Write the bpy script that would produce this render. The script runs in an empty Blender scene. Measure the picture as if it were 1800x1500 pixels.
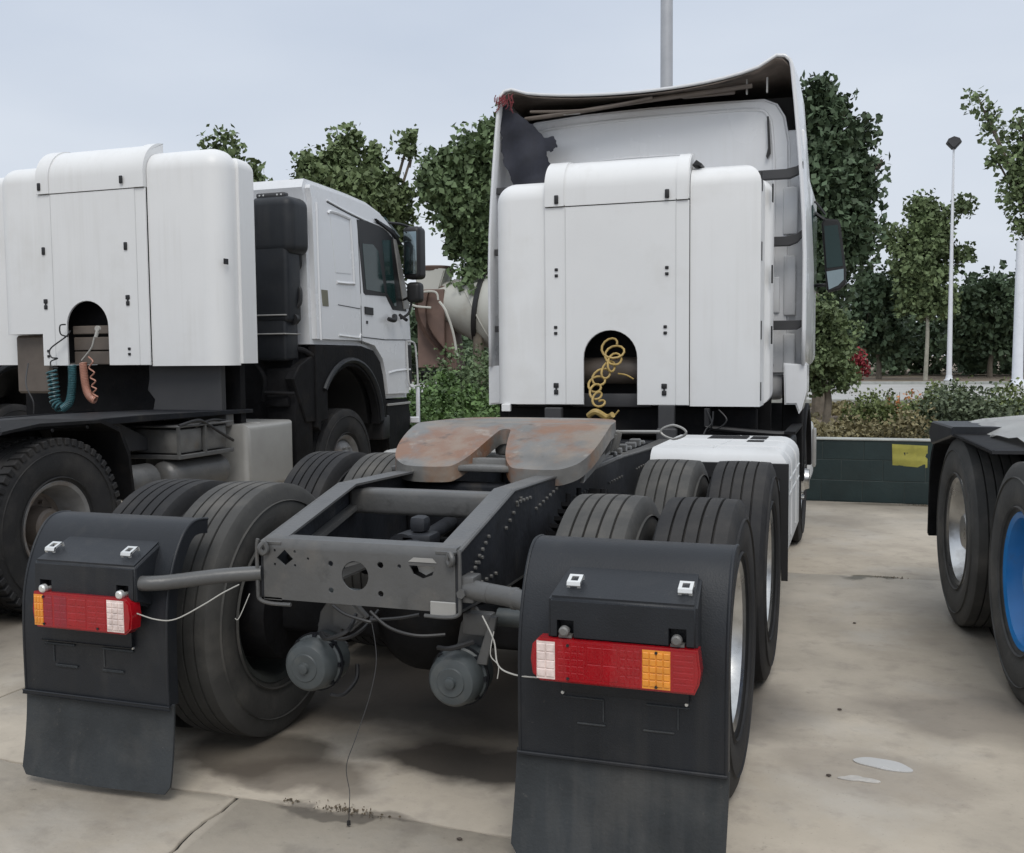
import bpy, bmesh, math, random
import numpy as np
from mathutils import Vector, Matrix
from math import sin, cos, pi, radians, sqrt
rnd = random.Random(7)
S = bpy.context.scene
COL = S.collection

# ---------------------------------------------------------------- camera
cam_d = bpy.data.cameras.new('camera')
cam = bpy.data.objects.new('camera', cam_d); COL.objects.link(cam); S.camera = cam
FPX = 1787.6
cam_d.sensor_width = 36; cam_d.lens = FPX / 1800 * 36; cam_d.clip_end = 900; cam_d.clip_start = .05
_y, _p, _r = radians(18.937), radians(-3.921), radians(-.509)
CF = Vector((-sin(_y) * cos(_p), cos(_y) * cos(_p), sin(_p)))
_R = Vector((cos(_y), sin(_y), 0)); _U = _R.cross(CF)
CR = _R * cos(_r) + _U * sin(_r); CU = -_R * sin(_r) + _U * cos(_r)
CL = Vector((1.653, -2.997, 1.579))
M = Matrix(((CR.x, CU.x, -CF.x, CL.x), (CR.y, CU.y, -CF.y, CL.y), (CR.z, CU.z, -CF.z, CL.z), (0, 0, 0, 1)))
cam.matrix_world = M

def far(px, py, dist):
    """a place in the yard's surroundings, given the direction in which it is seen and its distance in metres"""
    v = CF + CR * ((px - 900) / FPX) - CU * ((py - 750) / FPX)
    return CL + v * dist

# ---------------------------------------------------------------- sky and sun
W = bpy.data.worlds.new('World'); S.world = W; W.use_nodes = True
nt = W.node_tree; nt.nodes.clear()
N = nt.nodes.new; L = nt.links.new
sky = N('ShaderNodeTexSky'); sky.sky_type = 'NISHITA'; sky.sun_disc = False
SUN_EL, SUN_AZ = radians(52), radians(158)      # azimuth measured clockwise from +Y
sky.sun_elevation = SUN_EL; sky.sun_rotation = SUN_AZ; sky.air_density = 1.5; sky.dust_density = 3
tc = N('ShaderNodeTexCoord'); sep = N('ShaderNodeSeparateXYZ'); L(tc.outputs['Generated'], sep.inputs[0])
ramp = N('ShaderNodeValToRGB'); L(sep.outputs['Z'], ramp.inputs[0])
e = ramp.color_ramp.elements
e[0].position = 0.0; e[0].color = (.70, .735, .79, 1)
e[1].position = .9; e[1].color = (1.0, 1.06, 1.14, 1)
m_ = e.new(.10); m_.color = (.67, .715, .79, 1)
m_ = e.new(.36); m_.color = (.58, .64, .74, 1)
mp = N('ShaderNodeMapping'); mp.inputs['Scale'].default_value = (1.6, 1.6, 5.0); L(tc.outputs['Generated'], mp.inputs[0])
cn = N('ShaderNodeTexNoise'); cn.inputs['Scale'].default_value = 1.3; cn.inputs['Detail'].default_value = 5; cn.inputs['Roughness'].default_value = .45
L(mp.outputs[0], cn.inputs['Vector'])
cr = N('ShaderNodeValToRGB'); L(cn.outputs['Fac'], cr.inputs[0])
cr.color_ramp.elements[0].position = .3; cr.color_ramp.elements[0].color = (.90, .92, .95, 1)
cr.color_ramp.elements[1].position = .7; cr.color_ramp.elements[1].color = (1.10, 1.09, 1.07, 1)
mul = N('ShaderNodeMixRGB'); mul.blend_type = 'MULTIPLY'; mul.inputs[0].default_value = 1
L(ramp.outputs[0], mul.inputs[1]); L(cr.outputs[0], mul.inputs[2])
b1 = N('ShaderNodeBackground'); b1.inputs[1].default_value = .93; L(mul.outputs[0], b1.inputs[0])
b2 = N('ShaderNodeBackground'); b2.inputs[1].default_value = .05; L(sky.outputs[0], b2.inputs[0])
mixs = N('ShaderNodeMixShader'); mixs.inputs[0].default_value = .12
L(b1.outputs[0], mixs.inputs[1]); L(b2.outputs[0], mixs.inputs[2])
wo = N('ShaderNodeOutputWorld'); L(mixs.outputs[0], wo.inputs[0])

sd = bpy.data.lights.new('sun', 'SUN'); sd.energy = 1.2; sd.angle = radians(28); sd.color = (1, .96, .9)
sun = bpy.data.objects.new('sun', sd); COL.objects.link(sun)
sdir = Vector((sin(SUN_AZ) * cos(SUN_EL), cos(SUN_AZ) * cos(SUN_EL), sin(SUN_EL)))
sun.rotation_euler = sdir.to_track_quat('Z', 'Y').to_euler(); sun.location = (0, -10, 20)
S.view_settings.view_transform = 'Standard'; S.view_settings.look = 'None'
S.view_settings.exposure = .30; S.view_settings.gamma = 1; S.view_settings.use_curve_mapping = False
S.cycles.max_bounces = 6; S.cycles.diffuse_bounces = 3; S.cycles.use_denoising = True

# ---------------------------------------------------------------- materials
def mat(name, col, rough=.5, metal=0., var=.12, scale=3., bump=0., bscale=40., dirt=None, coat=0., world=False, stretch=None, spec=.5, island=0., trans=0., streak=None):
    m = bpy.data.materials.new(name); m.use_nodes = True
    t = m.node_tree; n = t.nodes; l = t.links.new; b = n['Principled BSDF']
    if world: src = n.new('ShaderNodeNewGeometry').outputs['Position']
    else: src = n.new('ShaderNodeTexCoord').outputs['Object']
    if stretch:
        mpn = n.new('ShaderNodeMapping'); mpn.inputs['Scale'].default_value = stretch; l(src, mpn.inputs[0]); src2 = mpn.outputs[0]
    else: src2 = src
    nz = n.new('ShaderNodeTexNoise'); nz.inputs['Scale'].default_value = scale; nz.inputs['Detail'].default_value = 6; nz.inputs['Roughness'].default_value = .6
    l(src2, nz.inputs['Vector'])
    r = n.new('ShaderNodeValToRGB'); l(nz.outputs['Fac'], r.inputs[0])
    a = tuple(min(1, c * (1 - var)) for c in col) + (1,); c2 = tuple(min(1, c * (1 + var)) for c in col) + (1,)
    r.color_ramp.elements[0].position = .32; r.color_ramp.elements[0].color = a
    r.color_ramp.elements[1].position = .68; r.color_ramp.elements[1].color = c2
    out = r.outputs[0]
    dl = dirt or []
    if dl and not isinstance(dl, list): dl = [dl]
    for i, (dc, lo, hi, ds, amt) in enumerate(dl):
        z = n.new('ShaderNodeTexNoise'); z.inputs['Scale'].default_value = ds; z.inputs['Detail'].default_value = 8; z.inputs['Roughness'].default_value = .62
        off = n.new('ShaderNodeVectorMath'); off.operation = 'ADD'; off.inputs[1].default_value = (3.7 * (i + 1), 1.3, 7.1 * (i + 1)); l(src2, off.inputs[0]); l(off.outputs[0], z.inputs['Vector'])
        mr = n.new('ShaderNodeMapRange'); mr.inputs['From Min'].default_value = lo; mr.inputs['From Max'].default_value = hi; mr.inputs['To Max'].default_value = amt
        l(z.outputs['Fac'], mr.inputs['Value'])
        mx = n.new('ShaderNodeMixRGB'); l(mr.outputs[0], mx.inputs[0]); l(out, mx.inputs[1]); mx.inputs[2].default_value = tuple(dc) + (1,); out = mx.outputs[0]
    if streak:
        ms = n.new('ShaderNodeMapping'); ms.inputs['Scale'].default_value = (22, 22, .9); l(src, ms.inputs[0])
        z = n.new('ShaderNodeTexNoise'); z.inputs['Scale'].default_value = 1; z.inputs['Detail'].default_value = 3; l(ms.outputs[0], z.inputs['Vector'])
        z2 = n.new('ShaderNodeTexNoise'); z2.inputs['Scale'].default_value = 1.7; l(src, z2.inputs['Vector'])
        mm2 = n.new('ShaderNodeMath'); mm2.operation = 'MULTIPLY'; l(z.outputs['Fac'], mm2.inputs[0]); l(z2.outputs['Fac'], mm2.inputs[1])
        mr = n.new('ShaderNodeMapRange'); mr.inputs['From Min'].default_value = .27; mr.inputs['From Max'].default_value = .42; mr.inputs['To Max'].default_value = streak[1]; l(mm2.outputs[0], mr.inputs['Value'])
        mx = n.new('ShaderNodeMixRGB'); l(mr.outputs[0], mx.inputs[0]); l(out, mx.inputs[1]); mx.inputs[2].default_value = tuple(streak[0]) + (1,); out = mx.outputs[0]
    if island:
        g = n.new('ShaderNodeNewGeometry'); hv = n.new('ShaderNodeHueSaturation')
        q = n.new('ShaderNodeMapRange'); q.inputs['To Min'].default_value = 1 - island; q.inputs['To Max'].default_value = 1 + island
        l(g.outputs['Random Per Island'], q.inputs['Value']); l(q.outputs[0], hv.inputs['Value']); l(out, hv.inputs['Color']); out = hv.outputs[0]
    l(out, b.inputs['Base Color'])
    rr = n.new('ShaderNodeMapRange'); rr.inputs['To Min'].default_value = max(.02, rough - .08); rr.inputs['To Max'].default_value = min(1, rough + .1)
    l(nz.outputs['Fac'], rr.inputs['Value']); l(rr.outputs[0], b.inputs['Roughness'])
    b.inputs['Metallic'].default_value = metal; b.inputs['Coat Weight'].default_value = coat
    b.inputs['Specular IOR Level'].default_value = spec
    b.inputs['Transmission Weight'].default_value = trans
    if bump:
        bz = n.new('ShaderNodeTexNoise'); bz.inputs['Scale'].default_value = bscale; bz.inputs['Detail'].default_value = 5; l(src2, bz.inputs['Vector'])
        bp = n.new('ShaderNodeBump'); bp.inputs['Strength'].default_value = bump; bp.inputs['Distance'].default_value = .01
        l(bz.outputs['Fac'], bp.inputs['Height']); l(bp.outputs[0], b.inputs['Normal'])
    m.use_backface_culling = False
    return m

K = {}
K['white'] = mat('white_fibreglass', (.70, .703, .70), .40, var=.025, scale=1.2, bump=.06, bscale=4, dirt=[((.50, .48, .44), .55, .85, 1.6, .4), ((.3, .28, .25), .72, .85, 35, .35)], streak=((.48, .465, .43), .13))
K['white_worn'] = mat('white_paint_dusty', (.56, .565, .565), .5, var=.05, scale=2, bump=.08, bscale=6, dirt=[((.40, .37, .33), .55, .85, 3, .4)])
K['cab_paint'] = mat('white_cab_paint', (.69, .70, .715), .25, var=.015, scale=1.5, coat=.3, dirt=((.52, .51, .49), .56, .9, 2, .35), streak=((.5, .48, .45), .1))
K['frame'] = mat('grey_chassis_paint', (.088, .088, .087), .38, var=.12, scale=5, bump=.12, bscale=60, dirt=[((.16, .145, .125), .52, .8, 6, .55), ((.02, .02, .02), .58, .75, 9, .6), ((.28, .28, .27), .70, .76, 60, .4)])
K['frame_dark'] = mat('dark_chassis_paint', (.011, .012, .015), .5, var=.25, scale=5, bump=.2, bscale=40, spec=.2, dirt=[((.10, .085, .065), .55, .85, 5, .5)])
K['web'] = mat('shaded_rail_web', (.026, .028, .033), .5, var=.25, scale=5, bump=.2, bscale=40, spec=.3, dirt=[((.012, .012, .012), .5, .7, 7, .7), ((.09, .08, .065), .58, .85, 5, .5)])  # rail paint darkened to carry shade from the tyres, dirt noise on top
K['under'] = mat('oily_underbody', (.009, .009, .010), .65, var=.4, scale=6, bump=.3, bscale=25, spec=.15, dirt=[((.035, .028, .022), .55, .85, 7, .5)])
K['plastic'] = mat('black_fender_plastic', (.0135, .0155, .019), .46, var=.2, scale=3, bump=.12, bscale=180, spec=.35, dirt=[((.055, .053, .05), .52, .85, 4, .4), ((.12, .11, .095), .66, .80, 55, .35)], streak=((.06, .057, .052), .2))
K['flap'] = mat('rubber_mud_flap', (.034, .038, .041), .62, var=.25, scale=4, bump=.2, bscale=90, spec=.3, dirt=[((.10, .097, .09), .5, .8, 3.5, .5), ((.15, .14, .12), .64, .78, 45, .4)], streak=((.11, .106, .10), .22))
K['rubber'] = mat('tyre_rubber', (.017, .017, .018), .72, var=.2, scale=5, bump=.12, bscale=70, spec=.3, dirt=[((.075, .068, .06), .50, .80, 3.5, .45), ((.14, .13, .115), .66, .8, 40, .35)])
K['rubber_dusty'] = mat('dusty_tyre_rubber', (.052, .051, .048), .8, var=.2, scale=6, bump=.15, bscale=60, dirt=[((.13, .12, .105), .48, .75, 5, .6)])
K['rim'] = mat('bright_wheel_rim', (.55, .55, .54), .28, metal=.95, var=.15, scale=8, dirt=[((.14, .12, .10), .5, .75, 7, .6)])
K['rim_grey'] = mat('grey_wheel_rim', (.20, .20, .20), .5, metal=.3, var=.2, scale=8, dirt=[((.15, .10, .065), .48, .7, 6, .8)])
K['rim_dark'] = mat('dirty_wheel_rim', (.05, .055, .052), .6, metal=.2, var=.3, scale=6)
K['rim_blue'] = mat('blue_wheel_rim', (.008, .19, .52), .3, var=.1, scale=5, dirt=[((.08, .08, .08), .6, .85, 9, .5)])
K['rust'] = mat('coupling_plate_steel', (.17, .165, .155), .40, metal=.2, var=.2, scale=5, bump=.2, bscale=30, dirt=[((.24, .105, .045), .47, .57, 2.4, .8), ((.27, .215, .165), .50, .62, 3.4, .65), ((.42, .38, .33), .60, .68, 9, .4), ((.05, .04, .033), .60, .70, 11, .6)])
K['steel'] = mat('dusty_cast_steel', (.15, .148, .142), .5, metal=.2, var=.2, scale=9, bump=.15, bscale=50, dirt=[((.2, .15, .1), .55, .8, 8, .5)])
K['chamber'] = mat('brake_chamber_paint', (.055, .064, .067), .45, var=.15, scale=8, dirt=[((.16, .15, .13), .5, .8, 6, .5)])
K['zinc'] = mat('zinc_fastener', (.7, .7, .68), .3, metal=.6, var=.1)
K['red'] = mat('red_lamp_lens', (.30, .004, .009), .12, var=.12, scale=20, coat=.5, bump=.1, bscale=90)
K['dred'] = mat('dark_red_lamp_lens', (.25, .008, .02), .2, var=.12, scale=20, coat=.5)
K['amber'] = mat('amber_lamp_lens', (.72, .27, .03), .2, var=.15, scale=25, coat=.5)
K['clear'] = mat('clear_lamp_lens', (.70, .58, .54), .15, var=.25, scale=30, coat=.5)
K['black'] = mat('black_hardware', (.012, .012, .013), .5)
K['inner'] = mat('brown_inner_lining', (.22, .18, .155), .8, var=.3, scale=5, bump=.4, bscale=20, dirt=[((.22, .19, .16), .5, .8, 6, .5), ((.02, .018, .02), .55, .75, 4, .7)])
K['cloth'] = mat('torn_black_cloth', (.022, .024, .035), .8, var=.3, scale=6, bump=.4, bscale=14)
K['tank'] = mat('brown_gas_cylinder', (.11, .09, .075), .55, var=.25, scale=3, dirt=[((.2, .16, .12), .5, .8, 3, .4)])
K['hose_y'] = mat('yellow_coil_hose', (.36, .25, .08), .45, var=.25, scale=20)
K['hose_t'] = mat('teal_coil_hose', (.035, .105, .12), .35, var=.3, scale=14)
K['hose_c'] = mat('coral_coil_hose', (.40, .20, .145), .4, var=.15, scale=14)
K['hose_w'] = mat('white_cable', (.38, .37, .34), .5)
K['glass'] = mat('tinted_glass', (.015, .035, .034), .08, var=.15, scale=1, spec=.35)
K['mirror'] = mat('mirror_glass', (.25, .30, .31), .03, metal=1, var=.1)
K['alu'] = mat('tank_grey_paint', (.33, .325, .31), .42, metal=.2, var=.06, scale=4, dirt=((.2, .19, .17), .5, .85, 3, .4))
K['straps'] = mat('grey_bracket', (.042, .042, .044), .55)
K['pole'] = mat('galvanised_pole', (.42, .43, .45), .45, metal=.3, var=.08, scale=2)
K['polew'] = mat('white_pole_paint', (.70, .72, .76), .4, var=.05)
K['mix_w'] = mat('mixer_beige', (.46, .46, .42), .5, var=.08, scale=.8, dirt=((.24, .20, .15), .52, .8, 1.2, .6))
K['mix_b'] = mat('mixer_brown', (.16, .105, .085), .7, var=.25, scale=1.5)
K['block'] = mat('green_glazed_block', (.012, .026, .027), .5, var=.25, scale=3, bump=.2, bscale=40, dirt=[((.035, .045, .04), .52, .8, 4, .35)], world=True)
K['mortar'] = mat('wall_mortar', (.045, .058, .056), .8, var=.2)
K['coping'] = mat('wall_coping', (.33, .34, .32), .7, var=.2)
K['paper'] = mat('yellow_paper', (.66, .62, .15), .7, var=.12, scale=6, bump=.3, bscale=12, dirt=((.35, .33, .08), .5, .8, 8, .5))
K['bark'] = mat('tree_bark', (.13, .11, .085), .85, var=.3, scale=6, bump=.5, bscale=20)
K['bark_pale'] = mat('limed_tree_bark', (.36, .35, .29), .85, var=.2, scale=3)
for nm, c, iv in (('leaf', (.135, .180, .082), .28), ('leaf_b', (.115, .165, .078), .28), ('leaf_dark', (.075, .112, .062), .3), ('leaf_hedge', (.085, .145, .045), .45), ('leaf_dry', (.19, .165, .085), .4), ('leaf_olive', (.125, .155, .055), .45), ('leaf_pale', (.12, .15, .09), .4), ('leaf_orange', (.35, .14, .05), .4), ('leaf_red', (.22, .022, .03), .3)):
    K[nm] = mat(nm + '_foliage', c, .6, var=.3, scale=.6, island=iv, spec=.3)

# ---------------------------------------------------------------- mesh helpers
def nb(): return bmesh.new()
def box(bm, x0, x1, y0, y1, z0, z1, bev=0, seg=2, sel=None):
    r = bmesh.ops.create_cube(bm, size=1)
    vs = r['verts']
    for v in vs: v.co = Vector(((x0 + x1) / 2 + v.co.x * (x1 - x0), (y0 + y1) / 2 + v.co.y * (y1 - y0), (z0 + z1) / 2 + v.co.z * (z1 - z0)))
    if bev:
        es = set(e for v in vs for e in v.link_edges)
        if sel: es = [e for e in es if sel((e.verts[0].co + e.verts[1].co) / 2)]
        bmesh.ops.bevel(bm, geom=list(es), offset=bev, segments=seg, affect='EDGES', profile=.5, clamp_overlap=True)
    return bm
def prism(bm, pts, ax, a, b, bev=0, seg=2):
    def P(u, v, w): return {'x': (w, u, v), 'y': (u, w, v), 'z': (u, v, w)}[ax]
    A = [bm.verts.new(P(u, v, a)) for u, v in pts]; B = [bm.verts.new(P(u, v, b)) for u, v in pts]
    fs = [bm.faces.new(A), bm.faces.new(B[::-1])]
    n = len(pts)
    for i in range(n): fs.append(bm.faces.new((A[i], B[i], B[(i + 1) % n], A[(i + 1) % n])))
    bmesh.ops.recalc_face_normals(bm, faces=fs)
    if bev: bmesh.ops.bevel(bm, geom=[e for e in set(e for f in fs[:2] for e in f.edges)], offset=bev, segments=seg, affect='EDGES', clamp_overlap=True)
    return bm
def smooth_path(pts, k=6):
    P = [Vector(p) for p in pts]
    if len(P) < 3: return P
    out = []
    for i in range(len(P) - 1):
        p0 = P[max(0, i - 1)]; p1 = P[i]; p2 = P[i + 1]; p3 = P[min(len(P) - 1, i + 2)]
        for j in range(k):
            t = j / k
            out.append(.5 * ((2 * p1) + (p2 - p0) * t + (2 * p0 - 5 * p1 + 4 * p2 - p3) * t * t + (3 * p1 - p0 - 3 * p2 + p3) * t ** 3))
    out.append(P[-1]); return out
def tube(bm, pts, r, seg=8, k=6, cap=True):
    P = smooth_path(pts, k) if k else [Vector(p) for p in pts]
    n = len(P); rings = []; up = None
    for i, p in enumerate(P):
        d = (P[min(n - 1, i + 1)] - P[max(0, i - 1)])
        if d.length < 1e-9: d = Vector((0, 0, 1))
        d.normalize()
        if up is None: up = d.orthogonal().normalized()
        up = (up - d * up.dot(d)); up = up.normalized() if up.length > 1e-6 else d.orthogonal().normalized()
        s = d.cross(up); rr = r(i / (n - 1)) if callable(r) else r
        rings.append([bm.verts.new(p + (up * cos(2 * pi * j / seg) + s * sin(2 * pi * j / seg)) * rr) for j in range(seg)])
    for a, b in zip(rings, rings[1:]):
        for j in range(seg): bm.faces.new((a[j], a[(j + 1) % seg], b[(j + 1) % seg], b[j]))
    if cap: bm.faces.new(rings[0][::-1]); bm.faces.new(rings[-1])
    return bm
def lathe(bm, prof, axis, c=(0, 0, 0), seg=48, closed=False, caps=True):
    """prof: (height along axis, radius)"""
    c = Vector(c); rings = []
    for h, r in prof:
        ring = []
        for j in range(seg):
            a = 2 * pi * j / seg; u, v = r * cos(a), r * sin(a)
            ring.append(bm.verts.new(c + Vector({'x': (h, u, v), 'y': (u, h, v), 'z': (u, v, h)}[axis])))
        rings.append(ring)
    fs = []
    pairs = list(zip(rings, rings[1:])) + ([(rings[-1], rings[0])] if closed else [])
    for a, b in pairs:
        for j in range(seg): fs.append(bm.faces.new((a[j], a[(j + 1) % seg], b[(j + 1) % seg], b[j])))
    if not closed and caps:
        if prof[0][1] > 1e-5: fs.append(bm.faces.new(rings[0]))
        if prof[-1][1] > 1e-5: fs.append(bm.faces.new(rings[-1]))
    bmesh.ops.recalc_face_normals(bm, faces=fs)
    return bm
def cyl(bm, p0, p1, r, seg=16): return tube(bm, [p0, p1], r, seg, 0)
def loft(bm, secs, closed=False):
    R_ = [[bm.verts.new(p) for p in s] for s in secs]; n = len(R_[0])
    for a, b in zip(R_, R_[1:]):
        for j in range(n if closed else n - 1): bm.faces.new((a[j], a[(j + 1) % n], b[(j + 1) % n], b[j]))
    return bm
def mesh_of(name, bm, m, ang=35, smooth=True):
    me = bpy.data.meshes.new(name); bm.normal_update(); bm.to_mesh(me); bm.free()
    for mm in (m if isinstance(m, (list, tuple)) else [m]): me.materials.append(mm)
    if smooth:
        me.polygons.foreach_set('use_smooth', [True] * len(me.polygons)); me.set_sharp_from_angle(angle=radians(ang))
    return me
def clusters(bm, tol=.004, cap=60):
    """groups of faces that hang together (touching or overlapping pieces count as one)"""
    bm.verts.ensure_lookup_table(); bm.verts.index_update(); n = len(bm.verts); seen = [-1] * n; isl = []
    for v in bm.verts:
        if seen[v.index] >= 0: continue
        k = len(isl); st = [v]; seen[v.index] = k; lo = v.co.copy(); hi = v.co.copy()
        while st:
            q = st.pop()
            for i in range(3): lo[i] = min(lo[i], q.co[i]); hi[i] = max(hi[i], q.co[i])
            for e_ in q.link_edges:
                w = e_.other_vert(q)
                if seen[w.index] < 0: seen[w.index] = k; st.append(w)
        isl.append((lo, hi))
    if len(isl) < 2 or len(isl) > cap: return None
    par = list(range(len(isl)))
    def f(a):
        while par[a] != a: a = par[a]
        return a
    for i in range(len(isl)):
        for j in range(i + 1, len(isl)):
            a, c = isl[i], isl[j]
            if all(a[0][k] <= c[1][k] + tol and c[0][k] <= a[1][k] + tol for k in range(3)): par[f(i)] = f(j)
    rt = sorted(set(f(i) for i in range(len(isl))))
    if len(rt) < 2: return None
    return [rt.index(f(seen[i])) for i in range(n)], len(rt)
def obj(name, bm, m, parent=None, label=None, ang=35, kind=None, loc=None, rz=0, smooth=True):
    if parent is not None and not kind and not isinstance(bm, bpy.types.Mesh):
        cl = clusters(bm)
        if cl:
            ids, k = cl; out = []
            bm.faces.index_update()
            sizes = [0.] * k
            for f in bm.faces: sizes[ids[f.verts[0].index]] += f.calc_area()
            order = sorted(range(k), key=lambda i: -sizes[i])
            for c in order:
                nbm = bm.copy(); nbm.verts.ensure_lookup_table()
                bmesh.ops.delete(nbm, geom=[v for i, v in enumerate(nbm.verts) if ids[i] != c], context='VERTS')
                out.append(obj(name, mesh_of(name, nbm, m, ang, smooth), None, parent, label, ang, None, loc, rz))
            bm.free(); return out[0]
    me = bm if isinstance(bm, bpy.types.Mesh) else mesh_of(name, bm, m, ang, smooth)
    o = bpy.data.objects.new(name, me); COL.objects.link(o)
    if parent: o.parent = parent
    if label: o['label'] = label
    if kind: o['kind'] = kind
    if loc is not None: o.location = loc
    if rz: o.rotation_euler[2] = rz
    return o
def empty(name, label, cat, loc=(0, 0, 0), rz=0, group=None):
    o = bpy.data.objects.new(name, None); COL.objects.link(o); o.location = loc; o.rotation_euler[2] = rz
    o.empty_display_size = .3
    o['label'] = label; o['category'] = cat
    if group: o['group'] = group
    return o
def thing(name, bm, m, label, cat, group=None, kind=None, ang=35):
    o = obj(name, bm, m, None, label, ang, kind)
    if cat: o['category'] = cat
    if group: o['group'] = group
    me = o.data; n = len(me.vertices); a = np.empty(n * 3, 'f'); me.vertices.foreach_get('co', a); a = a.reshape(-1, 3)
    c = np.array([(a[:, 0].min() + a[:, 0].max()) / 2, (a[:, 1].min() + a[:, 1].max()) / 2, a[:, 2].min()])
    me.vertices.foreach_set('co', (a - c).astype('f').ravel()); o.location = c.tolist()
    return o
def carve(o, cutter):
    """cuts the cutter bmesh out of the object's own mesh, for good"""
    cm = bpy.data.meshes.new('cutter'); bmesh.ops.recalc_face_normals(cutter, faces=cutter.faces[:]); cutter.to_mesh(cm); cutter.free()
    co = bpy.data.objects.new('cutter', cm); COL.objects.link(co)
    if o.parent: co.parent = o.parent
    co.location = o.location
    md = o.modifiers.new('cut', 'BOOLEAN'); md.operation = 'DIFFERENCE'; md.object = co; md.solver = 'EXACT'
    bpy.context.view_layer.update()
    me = bpy.data.meshes.new_from_object(o.evaluated_get(bpy.context.evaluated_depsgraph_get()))
    o.modifiers.clear(); o.data = me; me.set_sharp_from_angle(angle=radians(35))
    bpy.data.objects.remove(co)
def disc_cut(bm, cx, cz, r, y0, y1, seg=20, f=lambda a: True):
    prism(bm, [(cx + r * cos(2 * pi * i / seg), cz + r * sin(2 * pi * i / seg)) for i in range(seg)], 'y', y0, y1)

# ---------------------------------------------------------------- wheels
def tyre_prof(R, w, grooves=4, wall=.30):
    h = w / 2; p = []
    p += [(-h * .62, wall), (-h * .80, wall + .012), (-h * .97, wall + .07), (-h, wall + .12), (-h * .985, R - .085), (-h * .93, R - .03), (-h * .86, R - .008)]
    xs = np.linspace(-h * .84, h * .84, grooves * 2 + 1)
    ribs = []
    tw = h * 1.68 / (grooves + 1); g = .0095
    x = -h * .84
    for i in range(grooves + 1):
        a = x + tw * i; b = a + tw
        a2 = a + (g / 2 if i else 0); b2 = b - (g / 2 if i < grooves else 0)
        crown = lambda q: R - .006 * (q / h) ** 2
        ribs += [(a2, crown(a2)), (b2, crown(b2))]
        if i < grooves: ribs += [(b - g / 3, R - .017), (b + g / 3, R - .017)]
    p += ribs
    p += [(h * .86, R - .008), (h * .93, R - .03), (h * .985, R - .085), (h, wall + .12), (h * .97, wall + .07), (h * .80, wall + .012), (h * .62, wall)]
    return p
MC = {}
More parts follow.
